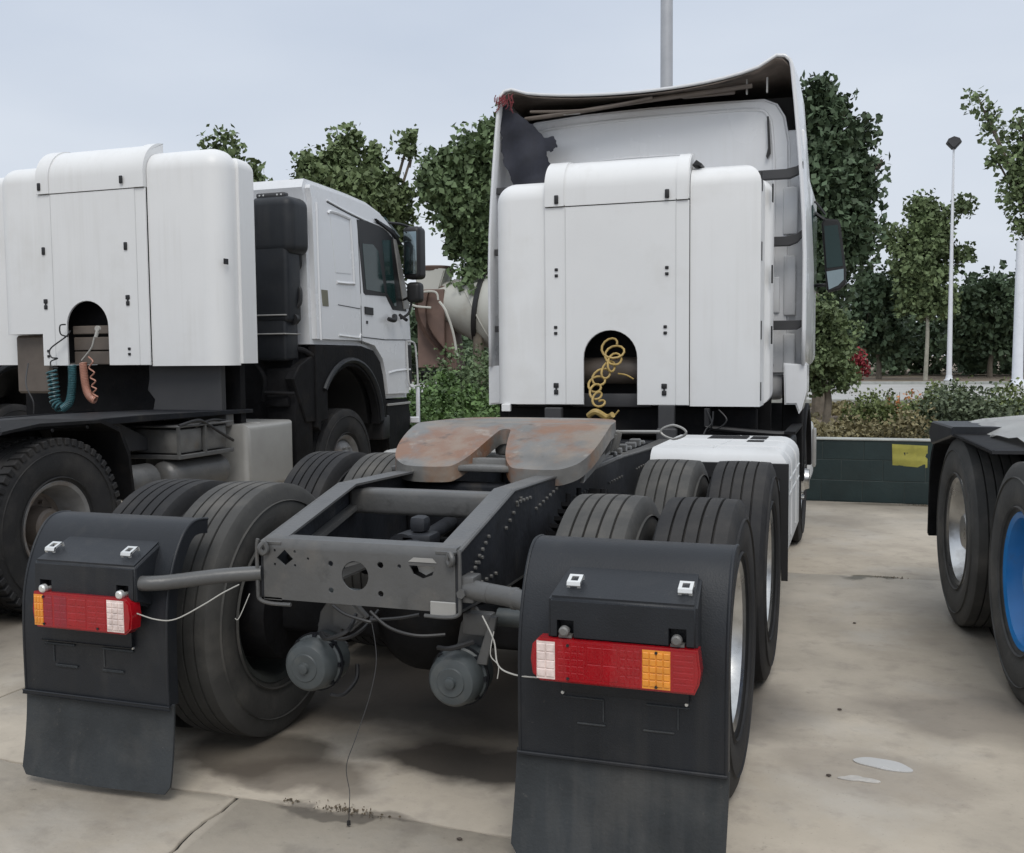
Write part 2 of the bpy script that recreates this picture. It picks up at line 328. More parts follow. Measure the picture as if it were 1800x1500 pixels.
def wheel_meshes(kind):
    if kind in MC: return MC[kind]
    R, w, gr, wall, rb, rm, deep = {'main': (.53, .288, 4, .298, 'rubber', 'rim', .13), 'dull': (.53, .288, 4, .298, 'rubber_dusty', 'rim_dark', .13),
        'lug': (.545, .30, 3, .272, 'rubber', 'rim_grey', .15), 'steer': (.53, .30, 4, .298, 'rubber', 'rim', -.02),
        'steer_grey': (.545, .30, 4, .272, 'rubber', 'rim_grey', -.02), 'right': (.545, .30, 4, .30, 'rubber_dusty', 'rim', .12), 'blue': (.545, .30, 4, .30, 'rubber_dusty', 'rim_blue', .12)}[kind]
    h = w / 2
    bm = nb(); lathe(bm, tyre_prof(R, w, gr, wall), 'x', seg=96, caps=False)
    # raised rings on the sidewall
    for s in (-1, 1):
        for rr in (wall + .035, R - .075):
            lathe(bm, [(s * (h - .012), rr - .006), (s * (h + .0035 if rr > .4 else h - .004), rr), (s * (h - .012), rr + .006)], 'x', seg=96, caps=False)
    if kind == 'lug':
        n = 54
        for s in (-1, 1):
            for i in range(n):
                a = 2 * pi * i / n; c_, s_ = cos(a), sin(a)
                b = nb(); box(b, s * h * .45, s * h * .99, -.019, .019, R - .035, R + .010, .004, 1)
                sk = .12 * s
                for v in b.verts:
                    y = v.co.y + (v.co.x) * sk; z = v.co.z; v.co = Vector((v.co.x, y * c_ - z * s_, y * s_ + z * c_))
                tm = bpy.data.meshes.new('t'); b.to_mesh(tm); b.free(); bm.from_mesh(tm); bpy.data.meshes.remove(tm)
    tm = mesh_of('tyre', bm, K[rb], 30)
    r1 = wall
    bm = nb()
    o = h * .80
    if deep > 0:
        pr = [(-o, r1 - .004), (-o, r1 + .014), (-o + .012, r1 + .008), (-o + .02, r1 - .012), (0, r1 - .04), (o - .03, r1 - .018), (o - .012, r1 + .006), (o, r1 + .016), (o + .006, r1 + .010), (o - .004, r1 - .012), (o - .04, r1 - .030), (o - deep, r1 - .050), (o - deep - .02, r1 - .065), (o - deep - .03, r1 - .07)]
    else:
        pr = [(-o, r1 - .004), (-o, r1 + .014), (-o + .02, r1 - .012), (0, r1 - .05), (o - .03, r1 - .018), (o, r1 + .016), (o + .006, r1 + .010), (o - .004, r1 - .012), (o - .035, r1 - .035)]
    lathe(bm, pr, 'x', seg=64, caps=False)
    rmm = mesh_of('rim', bm, K[rm], 30)
    bm = nb()
    if deep > 0:
        d = o - deep - .02
        lathe(bm, [(d - .012, r1 - .068), (d, r1 - .068), (d - .02, .17), (d - .02, .125), (d + .03, .118), (d + .10, .108), (d + .115, .09), (d + .118, .0001)], 'x', seg=40)
        for i in range(10):
            a = 2 * pi * i / 10; cyl(bm, (d - .03, .148 * cos(a), .148 * sin(a)), (d + .018, .148 * cos(a), .148 * sin(a)), .013, 6)
        for i in range(10):
            a = 2 * pi * (i + .5) / 10; lathe(bm, [(0, .024), (.004, .020), (.004, .0001)], 'x', (d - .010, .198 * cos(a), .198 * sin(a)), 10)
    else:
        d = o - .035
        lathe(bm, [(d - .02, r1 - .04), (d, r1 - .04), (d + .03, .20), (d + .045, .14), (d + .06, .12), (d + .075, .09), (d + .11, .08), (d + .115, .0001)], 'x', seg=40)
        for i in range(10):
            a = 2 * pi * i / 10; cyl(bm, (d + .02, .165 * cos(a), .165 * sin(a)), (d + .07, .165 * cos(a), .165 * sin(a)), .014, 6)
    wm = mesh_of('wheel', bm, K[{'rim': 'rim', 'rim_dark': 'rim_dark', 'rim_grey': 'rim_grey', 'rim_blue': 'rim_blue'}[rm]] if kind != 'lug' else K['tank'], 30)
    MC[kind] = (wm, tm, rmm); return MC[kind]
def wheel(parent, x, y, kind, side=1, R=.53):
    wm, tm, rmm = wheel_meshes(kind)
    w = obj('wheel', wm, None, parent, loc=(x, y, R), rz=0 if side > 0 else pi)
    w.rotation_euler[0] = 0
    obj('tyre', tm, None, w); obj('rim', rmm, None, w)
    return w

# ---------------------------------------------------------------- ground
K['concrete'] = mat('yard_concrete', (.415, .366, .298), .78, var=.17, scale=1.1, bump=.25, bscale=26, world=True,
    dirt=[((.19, .165, .135), .50, .72, .8, .6), ((.42, .40, .365), .52, .74, 1.7, .5), ((.24, .21, .18), .53, .68, 7, .4), ((.09, .08, .065), .68, .76, 9, .6), ((.16, .145, .125), .62, .72, 60, .4)])
def add_stains_and_shade(m, spots):
    t = m.node_tree; n = t.nodes; l = t.links.new; b = n['Principled BSDF']
    src = b.inputs['Base Color'].links[0].from_socket
    g = n.new('ShaderNodeNewGeometry'); nz = n.new('ShaderNodeTexNoise'); nz.inputs['Scale'].default_value = 2.3; nz.inputs['Detail'].default_value = 5
    l(g.outputs['Position'], nz.inputs['Vector'])
    sc = n.new('ShaderNodeVectorMath'); sc.operation = 'SCALE'; sc.inputs['Scale'].default_value = .55; l(nz.outputs['Color'], sc.inputs[0])
    ad = n.new('ShaderNodeVectorMath'); ad.operation = 'ADD'; l(g.outputs['Position'], ad.inputs[0]); l(sc.outputs[0], ad.inputs[1])
    for x, y, rx, ry, amt, col in spots:
        mp_ = n.new('ShaderNodeMapping'); mp_.inputs['Location'].default_value = (-(x + .27) / rx, -(y + .27) / ry, 0); mp_.inputs['Scale'].default_value = (1 / rx, 1 / ry, 0)
        l(ad.outputs[0], mp_.inputs[0])
        ln = n.new('ShaderNodeVectorMath'); ln.operation = 'LENGTH'; l(mp_.outputs[0], ln.inputs[0])
        mr = n.new('ShaderNodeMapRange'); mr.inputs['From Min'].default_value = 1.0; mr.inputs['From Max'].default_value = .62; mr.inputs['To Min'].default_value = 0; mr.inputs['To Max'].default_value = amt
        l(ln.outputs['Value'], mr.inputs['Value'])
        mx = n.new('ShaderNodeMixRGB'); l(mr.outputs[0], mx.inputs[0]); l(src, mx.inputs[1]); mx.inputs[2].default_value = tuple(col) + (1,); src = mx.outputs[0]
    l(src, b.inputs['Base Color'])
oil_and_shade = (.05, .04, .03)
add_stains_and_shade(K['concrete'], [(-.62, .42, .42, .22, .75, oil_and_shade), (.05, 1.35, 1.3, .75, .8, oil_and_shade), (.30, .62, .62, .26, .92, (.028, .022, .017)), (-.35, .30, .34, .16, .6, (.07, .055, .042)), (-.95, .9, .5, .5, .7, (.045, .036, .028)), (.2, 1.6, 1.5, .8, .8, (.03, .024, .02)), (2.15, 1.75, .55, .42, .55, (.15, .13, .11)), (1.72, 1.0, .42, .28, .35, (.2, .17, .14)), (-4.2, 1.5, 2.2, 1.6, .6, oil_and_shade), (-1.7, 1.0, .6, .5, .4, oil_and_shade), (1.75, 4.55, .25, .06, .7, (.06, .06, .04)), (-.05, .08, .28, .05, .6, (.07, .06, .05)), (2.2, 8.3, .8, .12, .6, (.08, .07, .05))])  # oil and wet stains, plus shade under the trucks painted into the slabs
K['soil'] = mat('dry_soil', (.17, .13, .095), .9, var=.3, scale=1.5, bump=.8, bscale=12, world=True, dirt=[((.10, .11, .05), .5, .7, .8, .6)])
K['road'] = mat('pale_road', (.36, .355, .34), .85, var=.1, scale=.3, world=True, dirt=((.28, .26, .23), .5, .7, .2, .5))
K['gap'] = mat('joint_dirt', (.018, .017, .014), .95, var=.3, scale=8, world=True)
bm = nb(); box(bm, -400, 400, -60, 700, -1.2, -.09)
gnd = obj('ground', bm, K['soil'], kind='structure')
yard = obj('yard_base', box(nb(), -26, 26, -14, 8.62, -.5, -.013), K['gap'], kind='structure')
def joint_line(n, amp, seed):
    r = random.Random(seed); v = 0; out = []
    for i in range(n + 1): v = v * .7 + r.uniform(-amp, amp); out.append(v)
    return out
rows = [(-13.4, -8.9), (-8.9, -4.4), (-4.4, .075), (.075, 4.585), (4.585, 8.40)]
offs = [-.9, .6, -.47, -2.17, -1.0]
def edgeY(Y, x): return Y + .012 * sin(x * 3.1 + Y * 7) + .007 * sin(x * 9.7 + Y) + .004 * sin(x * 31 + 3 * Y)
def jag(v, step, amp, seed):
    i = math.floor(v / step); t = v / step - i
    f = lambda k: (math.sin(k * 127.1 + seed * 311.7) * 43758.5453) % 1 - .5
    return amp * (f(i) * (1 - t) + f(i + 1) * t)
def edgeX(X, y, a): return X + jag(y, .11, a * 1.1, X) + jag(y, .037, a * .3, X + 5) + (.10 * min(0, y - .05) if a > .02 and X > -1 and X < 0 else 0) * -1
for ri, (ya, yb) in enumerate(rows):
    x = offs[ri] - 4.55 * 5
    while x < 20:
        xa, xb = x, x + 4.55
        a = .045 if ri == 2 else .012
        n = 34 if ri != 2 else 110; g = .006 if ri != 2 else .0075
        pts = []
        for i in range(n + 1):
            X = xa + (xb - xa) * i / n; pts.append((X, edgeY(ya, X) + g))
        for i in range(1, n + 1):
            Yv = ya + (yb - ya) * i / n; pts.append((edgeX(xb, Yv, a) - g, Yv))
        pts[-1] = (edgeX(xb, yb, a) - g, edgeY(yb, xb) - g); pts[n] = (edgeX(xb, ya, a) - g, edgeY(ya, xb) + g)
        for i in range(1, n + 1):
            X = xb - (xb - xa) * i / n; pts.append((X, edgeY(yb, X) - g))
        pts[-1] = (edgeX(xa, yb, a) + g, edgeY(yb, xa) - g); pts[0] = (edgeX(xa, ya, a) + g, edgeY(ya, xa) + g)
        for i in range(1, n):
            Yv = yb - (yb - ya) * i / n; pts.append((edgeX(xa, Yv, a) + g, Yv))
        b = nb(); prism(b, pts, 'z', -.045 + .002, -rnd.uniform(0, .004) + (-.002), .004, 1)
        obj('concrete_slab', b, K['concrete'], yard, ang=60)
        x += 4.55
bm = nb(); box(bm, -160, 160, 33, 54, -.085, -.04); obj('road', bm, K['road'], kind='structure')
bm = nb(); box(bm, -160, 160, 54.01, 54.35, -.085, .10, .02, 1); obj('road_kerb', bm, K['coping'], kind='structure')
bm = nb(); box(bm, -160, 160, 32.6, 32.99, -.085, .08, .02, 1); obj('road_kerb', bm, K['coping'], kind='structure')

# pale thin puddle with a dried rim
def blob(bm, cx, cy, rx, ry, rot, z0, z1, seed, n=40, k=.10):
    r = random.Random(seed); ph = [r.uniform(0, 6) for _ in range(4)]; pts = []
    for i in range(n):
        a = 2 * pi * i / n; q = 1 + k * (sin(2 * a + ph[0]) + .6 * sin(3 * a + ph[1]) + .4 * sin(5 * a + ph[2]))
        x, y = rx * q * cos(a), ry * q * sin(a); pts.append((cx + x * cos(rot) - y * sin(rot), cy + x * sin(rot) + y * cos(rot)))
    prism(bm, pts, 'z', z0, z1); return bm
K['puddle'] = mat('shallow_water', (.46, .45, .43), .25, var=.05, spec=.8)
thing('puddle', blob(nb(), 1.755, 1.075, .098, .055, -.25, -.002, .0015, 3), K['puddle'], 'small pale puddle in the empty lane right of the middle truck', 'puddle')
K['stone'] = mat('brown_stone', (.07, .055, .045), .9, var=.3)
K['scuff'] = mat('dried_cement_skin', (.46, .44, .41), .8, var=.15, scale=20)
thing('cement_patch', blob(nb(), 1.665, .905, .060, .026, .2, -.002, .0010, 11, k=.28), K['scuff'], 'thin pale patch of dried cement right beside the puddle', 'cement patch')
dbl = ['dark pebble on the concrete nearest the puddle', 'dark chip on the concrete ahead of the puddle', 'tiny stone on the lane between the puddle and the wall', 'small stone near the far joint of the lane']
for i, (px, py, lab) in enumerate([(1457, 1364, 'dark pebble left of the pale puddle'), (1476, 1248, 'dark chip of stone on the lane, beyond the puddle'), (1502, 1096, 'small stone on the lane beside the middle truck, nearer the wall'), (808, 1476, 'dark pebble on the concrete between the two mud flaps')]):
    v = far(px, py, 1); d = (v - CL); q = CL + d * (-CL.z / d.z)
    b = nb(); bmesh.ops.create_icosphere(b, subdivisions=2, radius=.007)
    for vv in b.verts: vv.co = Vector((q.x + vv.co.x * 1.5, q.y + vv.co.y, vv.co.z * .6 + .003)) + Vector((rnd.uniform(-1, 1), rnd.uniform(-1, 1), 0)) * .0015
    thing('pebble', b, K['stone'], lab, 'pebble', 'loose stones on the concrete')

# ================================================================= trucks
def rail_poly(kick):
    if kick: top = [(.135, .925), (.72, 1.065), (1.25, 1.055), (3.5, .985), (7.0, .985)]; bot = [(7.0, .72), (2.9, .70), (.60, .695), (.135, .715)]
    else: top = [(.135, .96), (7.0, .99)]; bot = [(7.0, .70), (.135, .70)]
    return top, bot
def chassis(root, kick=True, fm='frame', X=.382, details=True):
    top, bot = rail_poly(kick)
    for s in (-1, 1):
        b = nb()
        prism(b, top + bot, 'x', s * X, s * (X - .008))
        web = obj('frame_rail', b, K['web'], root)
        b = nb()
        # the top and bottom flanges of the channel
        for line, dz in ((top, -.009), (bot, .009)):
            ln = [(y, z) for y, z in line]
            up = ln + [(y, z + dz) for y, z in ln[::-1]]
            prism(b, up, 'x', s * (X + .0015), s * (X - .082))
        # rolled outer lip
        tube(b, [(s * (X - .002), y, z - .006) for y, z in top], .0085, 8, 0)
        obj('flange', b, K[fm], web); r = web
        if details:
            bb = nb()
            rows_ = [(.30, .86, 5, .032, .55), (.62, .93, 5, .045, .5), (.75, 1.01, 5, .042, -.02), (1.0, .95, 7, .05, .15), (.35, .78, 4, .05, 0.0), (1.6, .92, 5, .06, 0), (2.3, .90, 6, .06, 0), (3.0, .9, 5, .07, 0), (.22, .82, 5, .034, .35)]
            for y, z, n, st, sl in rows_:
                for i in range(n):
                    cyl(bb, (s * (X - .004), y + st * i, z + st * i * sl), (s * (X + .009), y + st * i, z + st * i * sl), .0068, 6)
            obj('bolts', bb, K['steel'], r, kind='stuff')
def brake_chamber(root, x, y, z, dx=0.0):
    b = nb()
    pr = [(0, .0001), (0, .058), (.006, .078), (.022, .090), (.05, .094), (.075, .094), (.080, .101), (.094, .101), (.099, .094), (.13, .092), (.15, .096), (.162, .096), (.17, .088), (.20, .07), (.21, .0001)]
    lathe(b, pr, 'y', (x, y, z), 36)
    lathe(b, [(-.004, .0001), (-.004, .048), (.001, .052)], 'y', (x, y, z), 30)
    o = obj('brake_chamber', b, K['chamber'], root)
    b = nb(); lathe(b, [(-.018, .0001), (-.018, .012), (-.016, .018), (-.006, .020), (-.003, .022)], 'y', (x, y, z), 16)
    obj('cap', b, K['chamber'], o)
    b = nb()
    for i in range(8):
        a = 2 * pi * i / 8; box(b, x + .095 * cos(a) - .008, x + .095 * cos(a) + .008, y + .07, y + .105, z + .095 * sin(a) - .008, z + .095 * sin(a) + .008)
    lathe(b, [(.082, .103), (.092, .103), (.092, .107), (.082, .107)], 'y', (x, y, z), 36, True)
    obj('clamp_band', b, K['frame_dark'], o)
    b = nb(); prism(b, [(x - .05, z + .05), (x + .05, z + .05), (x + .065, z + .17), (x + .02, z + .23), (x - .03, z + .16)], 'y', y + .17, y + .19, .003, 1)
    cyl(b, (x, y + .2, z), (x, y + .30, z), .018, 8)
    obj('mounting_bracket', b, K['frame'], o)
def axle(root, y, track=1.12):
    b = nb(); box(b, -track + .30, track - .30, y - .07, y + .07, .45, .61, .03, 3)
    lathe(b, [(-.18, .0001), (-.18, .06), (-.16, .13), (-.10, .19), (0, .225), (.09, .235), (.11, .235), (.12, .20), (.19, .16), (.26, .13), (.34, .09), (.35, .0001)], 'y', (0.04, y, .55), 40)
    for i in range(12):
        a = 2 * pi * i / 12; cyl(b, (.04 + .212 * cos(a), y + .08, .55 + .212 * sin(a)), (.04 + .212 * cos(a), y + .13, .55 + .212 * sin(a)), .013, 6)
    obj('axle', b, K['under'], root)
    for s in (-1, 1):
        b = nb(); lathe(b, [(s * .60, .10), (s * .605, .205), (s * .64, .212), (s * .80, .212), (s * .81, .19)], 'x', (0, y, .53), 40)
        obj('brake_drum', b, K['under'], root)
def springs(root, yc):
    for s in (-1, 1):
        b = nb()
        for i in range(8):
            h = .62 - i * .055; z = .70 + .022 * i
            pts = [(yc + h * t, z + .09 * t * t * (1 if True else 0)) for t in np.linspace(-1, 1, 13)]
            prism(b, pts + [(y, zz + .017) for y, zz in pts[::-1]], 'x', s * .50 - .045, s * .50 + .045)
        box(b, s * .50 - .07, s * .50 + .07, yc - .12, yc + .12, .56, .69, .02)
        for dy in (-.09, .09): cyl(b, (s * .50 - .055, yc + dy, .6), (s * .50 - .055, yc + dy, .98), .012, 8); cyl(b, (s * .50 + .055, yc + dy, .6), (s * .50 + .055, yc + dy, .98), .012, 8)
        obj('leaf_spring', b, K['under'], root)
def coupling(root, cx=.03, z=1.25, yr=1.30, detail=True):
    """fifth wheel: flat front, two ramps drooping to the rear, a throat between them"""
    # outline from the rear left lobe round the front to the rear right lobe (x, y)
    L_ = [(.13, .012), (.18, -.010), (.34, -.012), (.41, .012), (.462, .07), (.495, .20), (.50, .42), (.46, .70), (.42, .83), (.36, .90), (.26, .93), (0, .94)]
    outl = [(x, y) for x, y in L_]
    inner = [(.036, .29), (.055, .20), (.085, .09)]
    hole = [(0, .350), (.024, .338)]
    half = hole + inner + outl
    pts = half + [(-x, y) for x, y in half[::-1][1:-1]]
    # smooth lobes
    b = nb()
    T = smooth_path([(x, y, 0) for x, y in pts] + [(pts[0][0], pts[0][1], 0)], 4)[:-1]
    def h(y): return z - max(0, .44 - y) ** 1.35 * .50
    def ring(dz, off, ):
        return [Vector((cx + p.x, yr + p.y, h(p.y) + dz)) for p in T]
    # build as a top face grid: fill polygon then cut it into strips so it bends
    f = b.faces.new([b.verts.new((cx + p.x, yr + p.y, 0)) for p in T])
    for yy in np.arange(.04, .46, .05):
        g = b.verts[:] + b.edges[:] + b.faces[:]
        bmesh.ops.bisect_plane(b, geom=g, plane_co=(0, yr + yy, 0), plane_no=(0, 1, 0))
    bmesh.ops.triangulate(b, faces=b.faces[:])
    r = bmesh.ops.extrude_face_region(b, geom=b.faces[:])
    ev = set(v for v in r['geom'] if isinstance(v, bmesh.types.BMVert))
    for v in b.verts: v.co.z = h(v.co.y - yr) - (.072 if v not in ev else 0)
    bmesh.ops.recalc_face_normals(b, faces=b.faces[:])
    be = [e for e in b.edges if len(e.link_faces) == 2 and e.calc_face_angle(0) > 1.0 and e.verts[0] in ev and e.verts[1] in ev]
    bmesh.ops.bevel(b, geom=be, offset=.024, segments=4, affect='EDGES', clamp_overlap=True)
    o = obj('fifth_wheel', b, K['rust'], root, 'rust stained coupling plate with a forked throat', ang=40)
    b = nb()   # ribs, jaw and saddle under the plate
    for s in (-1, 1):
        prism(b, [(yr + .10, z - .24), (yr + .16, z - .17), (yr + .42, z - .06), (yr + .80, z - .05), (yr + .80, z - .13), (yr + .5, z - .17)], 'x', cx + s * .43, cx + s * .455, .004, 1)
        prism(b, [(yr + .22, 1.065), (yr + .36, z - .08), (yr + .62, z - .07), (yr + .72, 1.065)], 'x', cx + s * .31, cx + s * .39, .006, 1)
        for k in range(5):
            yy = yr + .30 + .10 * k; prism(b, [(cx + s * .455, z - .05), (cx + s * .49, z - .06), (cx + s * .475, z - .13), (cx + s * .455, z - .15)], 'y', yy, yy + .012)
    box(b, cx - .30, cx + .30, yr + .10, yr + .16, z - .20, z - .14, .006)
    obj('saddle', b, K['steel'], o)
    b = nb(); box(b, cx - .15, cx + .15, yr + .02, yr + .42, z - .195, z - .165, .01); box(b, cx - .07, cx + .05, yr + .36, yr + .55, z - .15, z - .05, .02)
    tube(b, [(cx - .07, yr + .30, z - .05), (cx - .02, yr + .37, z - .028), (cx + .045, yr + .39, z - .03)], .014, 8)
    obj('lock_jaw', b, K['steel'], o)
    b = nb(); tube(b, [(cx + .40, yr + .75, z - .06), (cx + .48, yr + .73, z - .055), (cx + .70, yr + .64, z - .045)], .009, 8)
    q = Vector((cx + .765, yr + .62, z - .043)); pts = [q + Vector((.066 * cos(a), -.02 * cos(a), .034 * sin(a) * (1 - .25 * abs(cos(a))))) for a in np.linspace(0, 2 * pi, 25)]
    tube(b, pts, .006, 6, 0)
    obj('release_handle', b, K['alu'], o)
    b = nb()
    box(b, -.46, .46, yr + .16, yr + .19, 1.062, 1.075); box(b, -.46, .46, yr + .19, yr + .78, 1.058, 1.072, .003, 1)
    for s in (-1, 1): box(b, s * .42 - .05, s * .42 + .05, yr + .1, yr + .95, 1.04, 1.062, .004, 1)
    for s in (-1, 1):
        for k in range(7): box(b, s * .435 - .03, s * .435 + .03, yr + .80 + .12 * k, yr + .85 + .12 * k, 1.062, 1.085 + .01 * (k % 3), .006, 1)
    obj('mounting_plate', b, K['frame'], o)

def rear_fender(root, s, shift=0.0, flapdx=0.0):
    prof = [(-.05, .345), (-.05, .58), (-.038, .73), (.0, .85), (.05, .935), (.10, .978), (.15, .990), (.21, .985)]
    prof = [(p.x, p.y) for p in smooth_path([(a, c, 0) for a, c in prof], 4)]
    def inset(d): 
        out = []
        for i, (y, z) in enumerate(prof):
            a = prof[max(0, i - 1)]; c = prof[min(len(prof) - 1, i + 1)]; ty, tz = c[0] - a[0], c[1] - a[1]; l = sqrt(ty * ty + tz * tz)
            out.append((y + tz / l * d, z - ty / l * d))
        return out
    b = nb(); x0, x1 = .655, 1.30
    prism(b, prof + inset(.006)[::-1], 'x', s * (x0 + .006), s * (x1 - .006))
    for x in (x0, x1):
        xi = x + .006 if x == x0 else x - .006
        prism(b, inset(-.001) + inset(.055)[::-1], 'x', s * x, s * xi, .0015, 1)
    # rolled edges of the shell
    for x in (x0 + .004, x1 - .004): tube(b, [(s * x, y, z) for y, z in inset(.002)], .006, 8, 0)
    f = obj('rear_fender', b, K['plastic'], root, 'black plastic mudguard on the %s side' % ('right' if s > 0 else 'left'), ang=30)
    # raised lamp housing with slots
    hs = 0 if s > 0 else .055
    b = nb(); xa, xb = .775 - hs, 1.222 - hs
    bp = [(.085, .938), (-.125, .862), (-.128, .735), (-.04, .70)]
    prism(b, bp, 'x', s * xa, s * xb)
    for v in b.verts:
        if v.co.z > .9: v.co.x += (.022 if abs(v.co.x) < 1 - hs else -.014) * s
    bmesh.ops.bevel(b, geom=b.edges[:], offset=.010, segments=3, affect='EDGES', clamp_overlap=True)
    h = obj('lamp_housing', b, K['plastic'], f)
    c = nb()
    for x in (.83 - hs, 1.165 - hs): box(c, s * x - .026, s * x + .026, -.16, -.085, .728, .795)
    carve(h, c)
    for x in (.83 - hs, 1.165 - hs):
        b = nb(); cyl(b, (s * x, -.10, .760), (s * x, -.128, .760), .009, 10); lathe(b, [(-.150, .0001), (-.150, .010), (-.146, .015), (-.132, .016), (-.128, .012)], 'y', (s * x, 0, .765), 14)
        box(b, s * x - .02, s * x + .02, -.128, -.10, .742, .750)
        obj('fixing_bolt', b, K['zinc'] if s < 0 else K['steel'], f)
        # zinc clip on the sloping top
        b = nb(); xx = s * (x + .015)
        t0 = Vector((xx, -.045, .8985)); 
        for dz in (0, 1):
            pass
        w = .021
        prism(b, [(-.035, .902), (-.038, .914), (-.046, .918), (-.085, .903), (-.088, .892), (-.084, .884), (-.081, .886), (-.083, .893), (-.080, .897), (-.045, .911), (-.041, .909), (-.039, .900)], 'x', xx - w, xx - w + .010)
        prism(b, [(-.035, .902), (-.038, .914), (-.046, .918), (-.085, .903), (-.088, .892), (-.084, .884), (-.081, .886), (-.083, .893), (-.080, .897), (-.045, .911), (-.041, .909), (-.039, .900)], 'x', xx + w - .010, xx + w)
        prism(b, [(-.046, .918), (-.056, .9145), (-.0545, .9105), (-.045, .914)], 'x', xx - w, xx + w)
        prism(b, [(-.078, .9055), (-.086, .9025), (-.0885, .892), (-.085, .888), (-.083, .896), (-.077, .9015)], 'x', xx - w, xx + w)
        obj('clip', b, K['zinc'], f)
    # pressed panel under the lamp, small steps
    b = nb(); box(b, s * .80, s * 1.19, -.066, -.045, .555, .615, .006)
    obj('number_panel', b, K['plastic'], f)
    b = nb()
    for x0_, x1_, z in ((.80, .93, .535), (.845, .935, .455), (1.06, 1.19, .535), (1.05, 1.145, .455)):
        box(b, s * x0_, s * x1_, -.0555, -.047, z, z + .006, .002, 1)
    for x_ in (.928, 1.155): box(b, s * x_ - .002, s * x_ + .002, -.054, -.047, .47, .535)
    obj('pressed_rib', b, K['flap'], f)
    b = nb()
    for x_ in (.80, 1.18): lathe(b, [(-.054, .0001), (-.054, .005), (-.048, .006)], 'y', (s * x_, -.003, .55), 8)
    obj('rivet', b, K['zinc'], f)
    # mud flap
    b = nb(); nx, nz = 14, 12; g = {}
    x0, x1 = .645, 1.305
    for j in range(nz + 1):
        for i in range(nx + 1):
            u = i / nx; v = j / nz; z = .352 - v * .322
            y = -.038 - .035 * v * v - .010 * sin(u * 5 + 1.5 * s) * v
            xx = x0 + (x1 - x0) * u
            if v > .88: 
                k = (v - .88) / .12; ed = .022 * (1 - sqrt(max(0, 1 - k * k)))
                if i == 0: xx += ed
                if i == nx: xx -= ed
            g[i, j] = b.verts.new((s * xx + flapdx * v, y, z))
    for j in range(nz):
        for i in range(nx): b.faces.new((g[i, j], g[i + 1, j], g[i + 1, j + 1], g[i, j + 1]))
    bmesh.ops.recalc_face_normals(b, faces=b.faces[:])
    r = bmesh.ops.solidify(b, geom=b.faces[:], thickness=.009)
    bmesh.ops.recalc_face_normals(b, faces=b.faces[:])
    obj('mud_flap', b, K['flap'], f)
    b = nb(); box(b, s * .65, s * 1.302, -.0585, -.050, .338, .350, .003, 1); obj('clamp_strip', b, K['plastic'], f)
    return f
def tail_lamp(root, s, x0, x1, z0, z1, y, label, dz=0.0, yaw=0.):
    """x0: inner end, x1: outer end (both as |x|)."""
    rz = 0
    b = nb(); L_ = x1 - x0; zc = (z0 + z1) / 2; hh = (z1 - z0) / 2
    def outline(e, r=.028):
        # inner end is a rounded bulge, outer end cut at a slant
        return [(x0 + r - e * .3, zc - hh - e), (x1 - .012, zc - hh - e), (x1 + e, zc - hh * .55), (x1 + .004 + e, zc + .0), (x1 - .004 + e, zc + hh + e), (x0 + r * .8, zc + hh + e), (x0 + .006 - e, zc + hh * .72), (x0 - e, zc), (x0 + .006 - e, zc - hh * .72)]
    def S_(pts): return [(s * a, c) for a, c in pts]
    prism(b, S_(outline(.002)), 'y', y, y + .06, .006, 2)
    m_ = obj('tail_lamp', b, K['red'], root, label, ang=40)
    def lens(name, xa, xb, m, za=.0, rows=4, cols=4, d=.0035, ridge=True):
        b = nb(); cw = (xb - xa) / cols; ch = (2 * hh - .024) / rows
        for i in range(cols):
            for j in range(rows):
                X0 = xa + cw * i + .0012; X1 = xa + cw * (i + 1) - .0012; Z0 = zc - hh + .012 + ch * j + .0012; Z1 = Z0 + ch - .0024
                box(b, min(s * X0, s * X1), max(s * X0, s * X1), y - d, y + .012, Z0, Z1, .0018, 1)
        box(b, min(s * xa, s * xb), max(s * xa, s * xb), y - .0005, y + .012, zc - hh + .006, zc + hh - .006)
        return obj(name, b, m, m_)
    if s > 0:
        lens('reversing_lens', x0 + .018, x0 + .075, K['clear'], rows=4, cols=2)
        lens('stop_lens', x0 + .082, x0 + .165, K['red'], rows=5, cols=4, d=.0012)
        lens('stop_lens', x0 + .172, x0 + .265, K['red'], rows=2, cols=2, d=.0014)
        lens('stop_lens', x0 + .27, x0 + .333, K['red'], rows=4, cols=3, d=.0012)
        lens('indicator_lens', x0 + .338, x0 + .420, K['amber'], rows=5, cols=4)
        lens('reflector', x0 + .426, x0 + .488, K['red'], rows=6, cols=1, d=.001)
        scr = [(x0 + .115, 1), (x0 + .115, -1), (x0 + .379, 1), (x0 + .379, -1)]
    else:
        lens('reversing_lens', x0 + .028, x0 + .100, K['clear'], rows=5, cols=3)
        lens('stop_lens', x0 + .106, x0 + .185, K['red'], rows=5, cols=2, d=.0012)
        lens('stop_lens', x0 + .19, x0 + .27, K['red'], rows=4, cols=2, d=.0014)
        lens('stop_lens', x0 + .275, x0 + .33, K['dred'], rows=4, cols=2, d=.0012)
        lens('reflector', x0 + .338, x0 + .375, K['dred'], rows=4, cols=1, d=.0012)
        lens('indicator_lens', x0 + .379, x1 - .006, K['amber'], rows=4, cols=3)
        scr = [(x0 + .14, -1), (x1 - .05, 1), (x1 - .05, -1)]
    b = nb()
    for X, k in scr: lathe(b, [(-.0048, .0001), (-.0048, .0045), (0, .0045)], 'y', (s * X, y, zc + k * (hh - .013)), 8)
    obj('screw', b, K['black'], m_)
    return m_
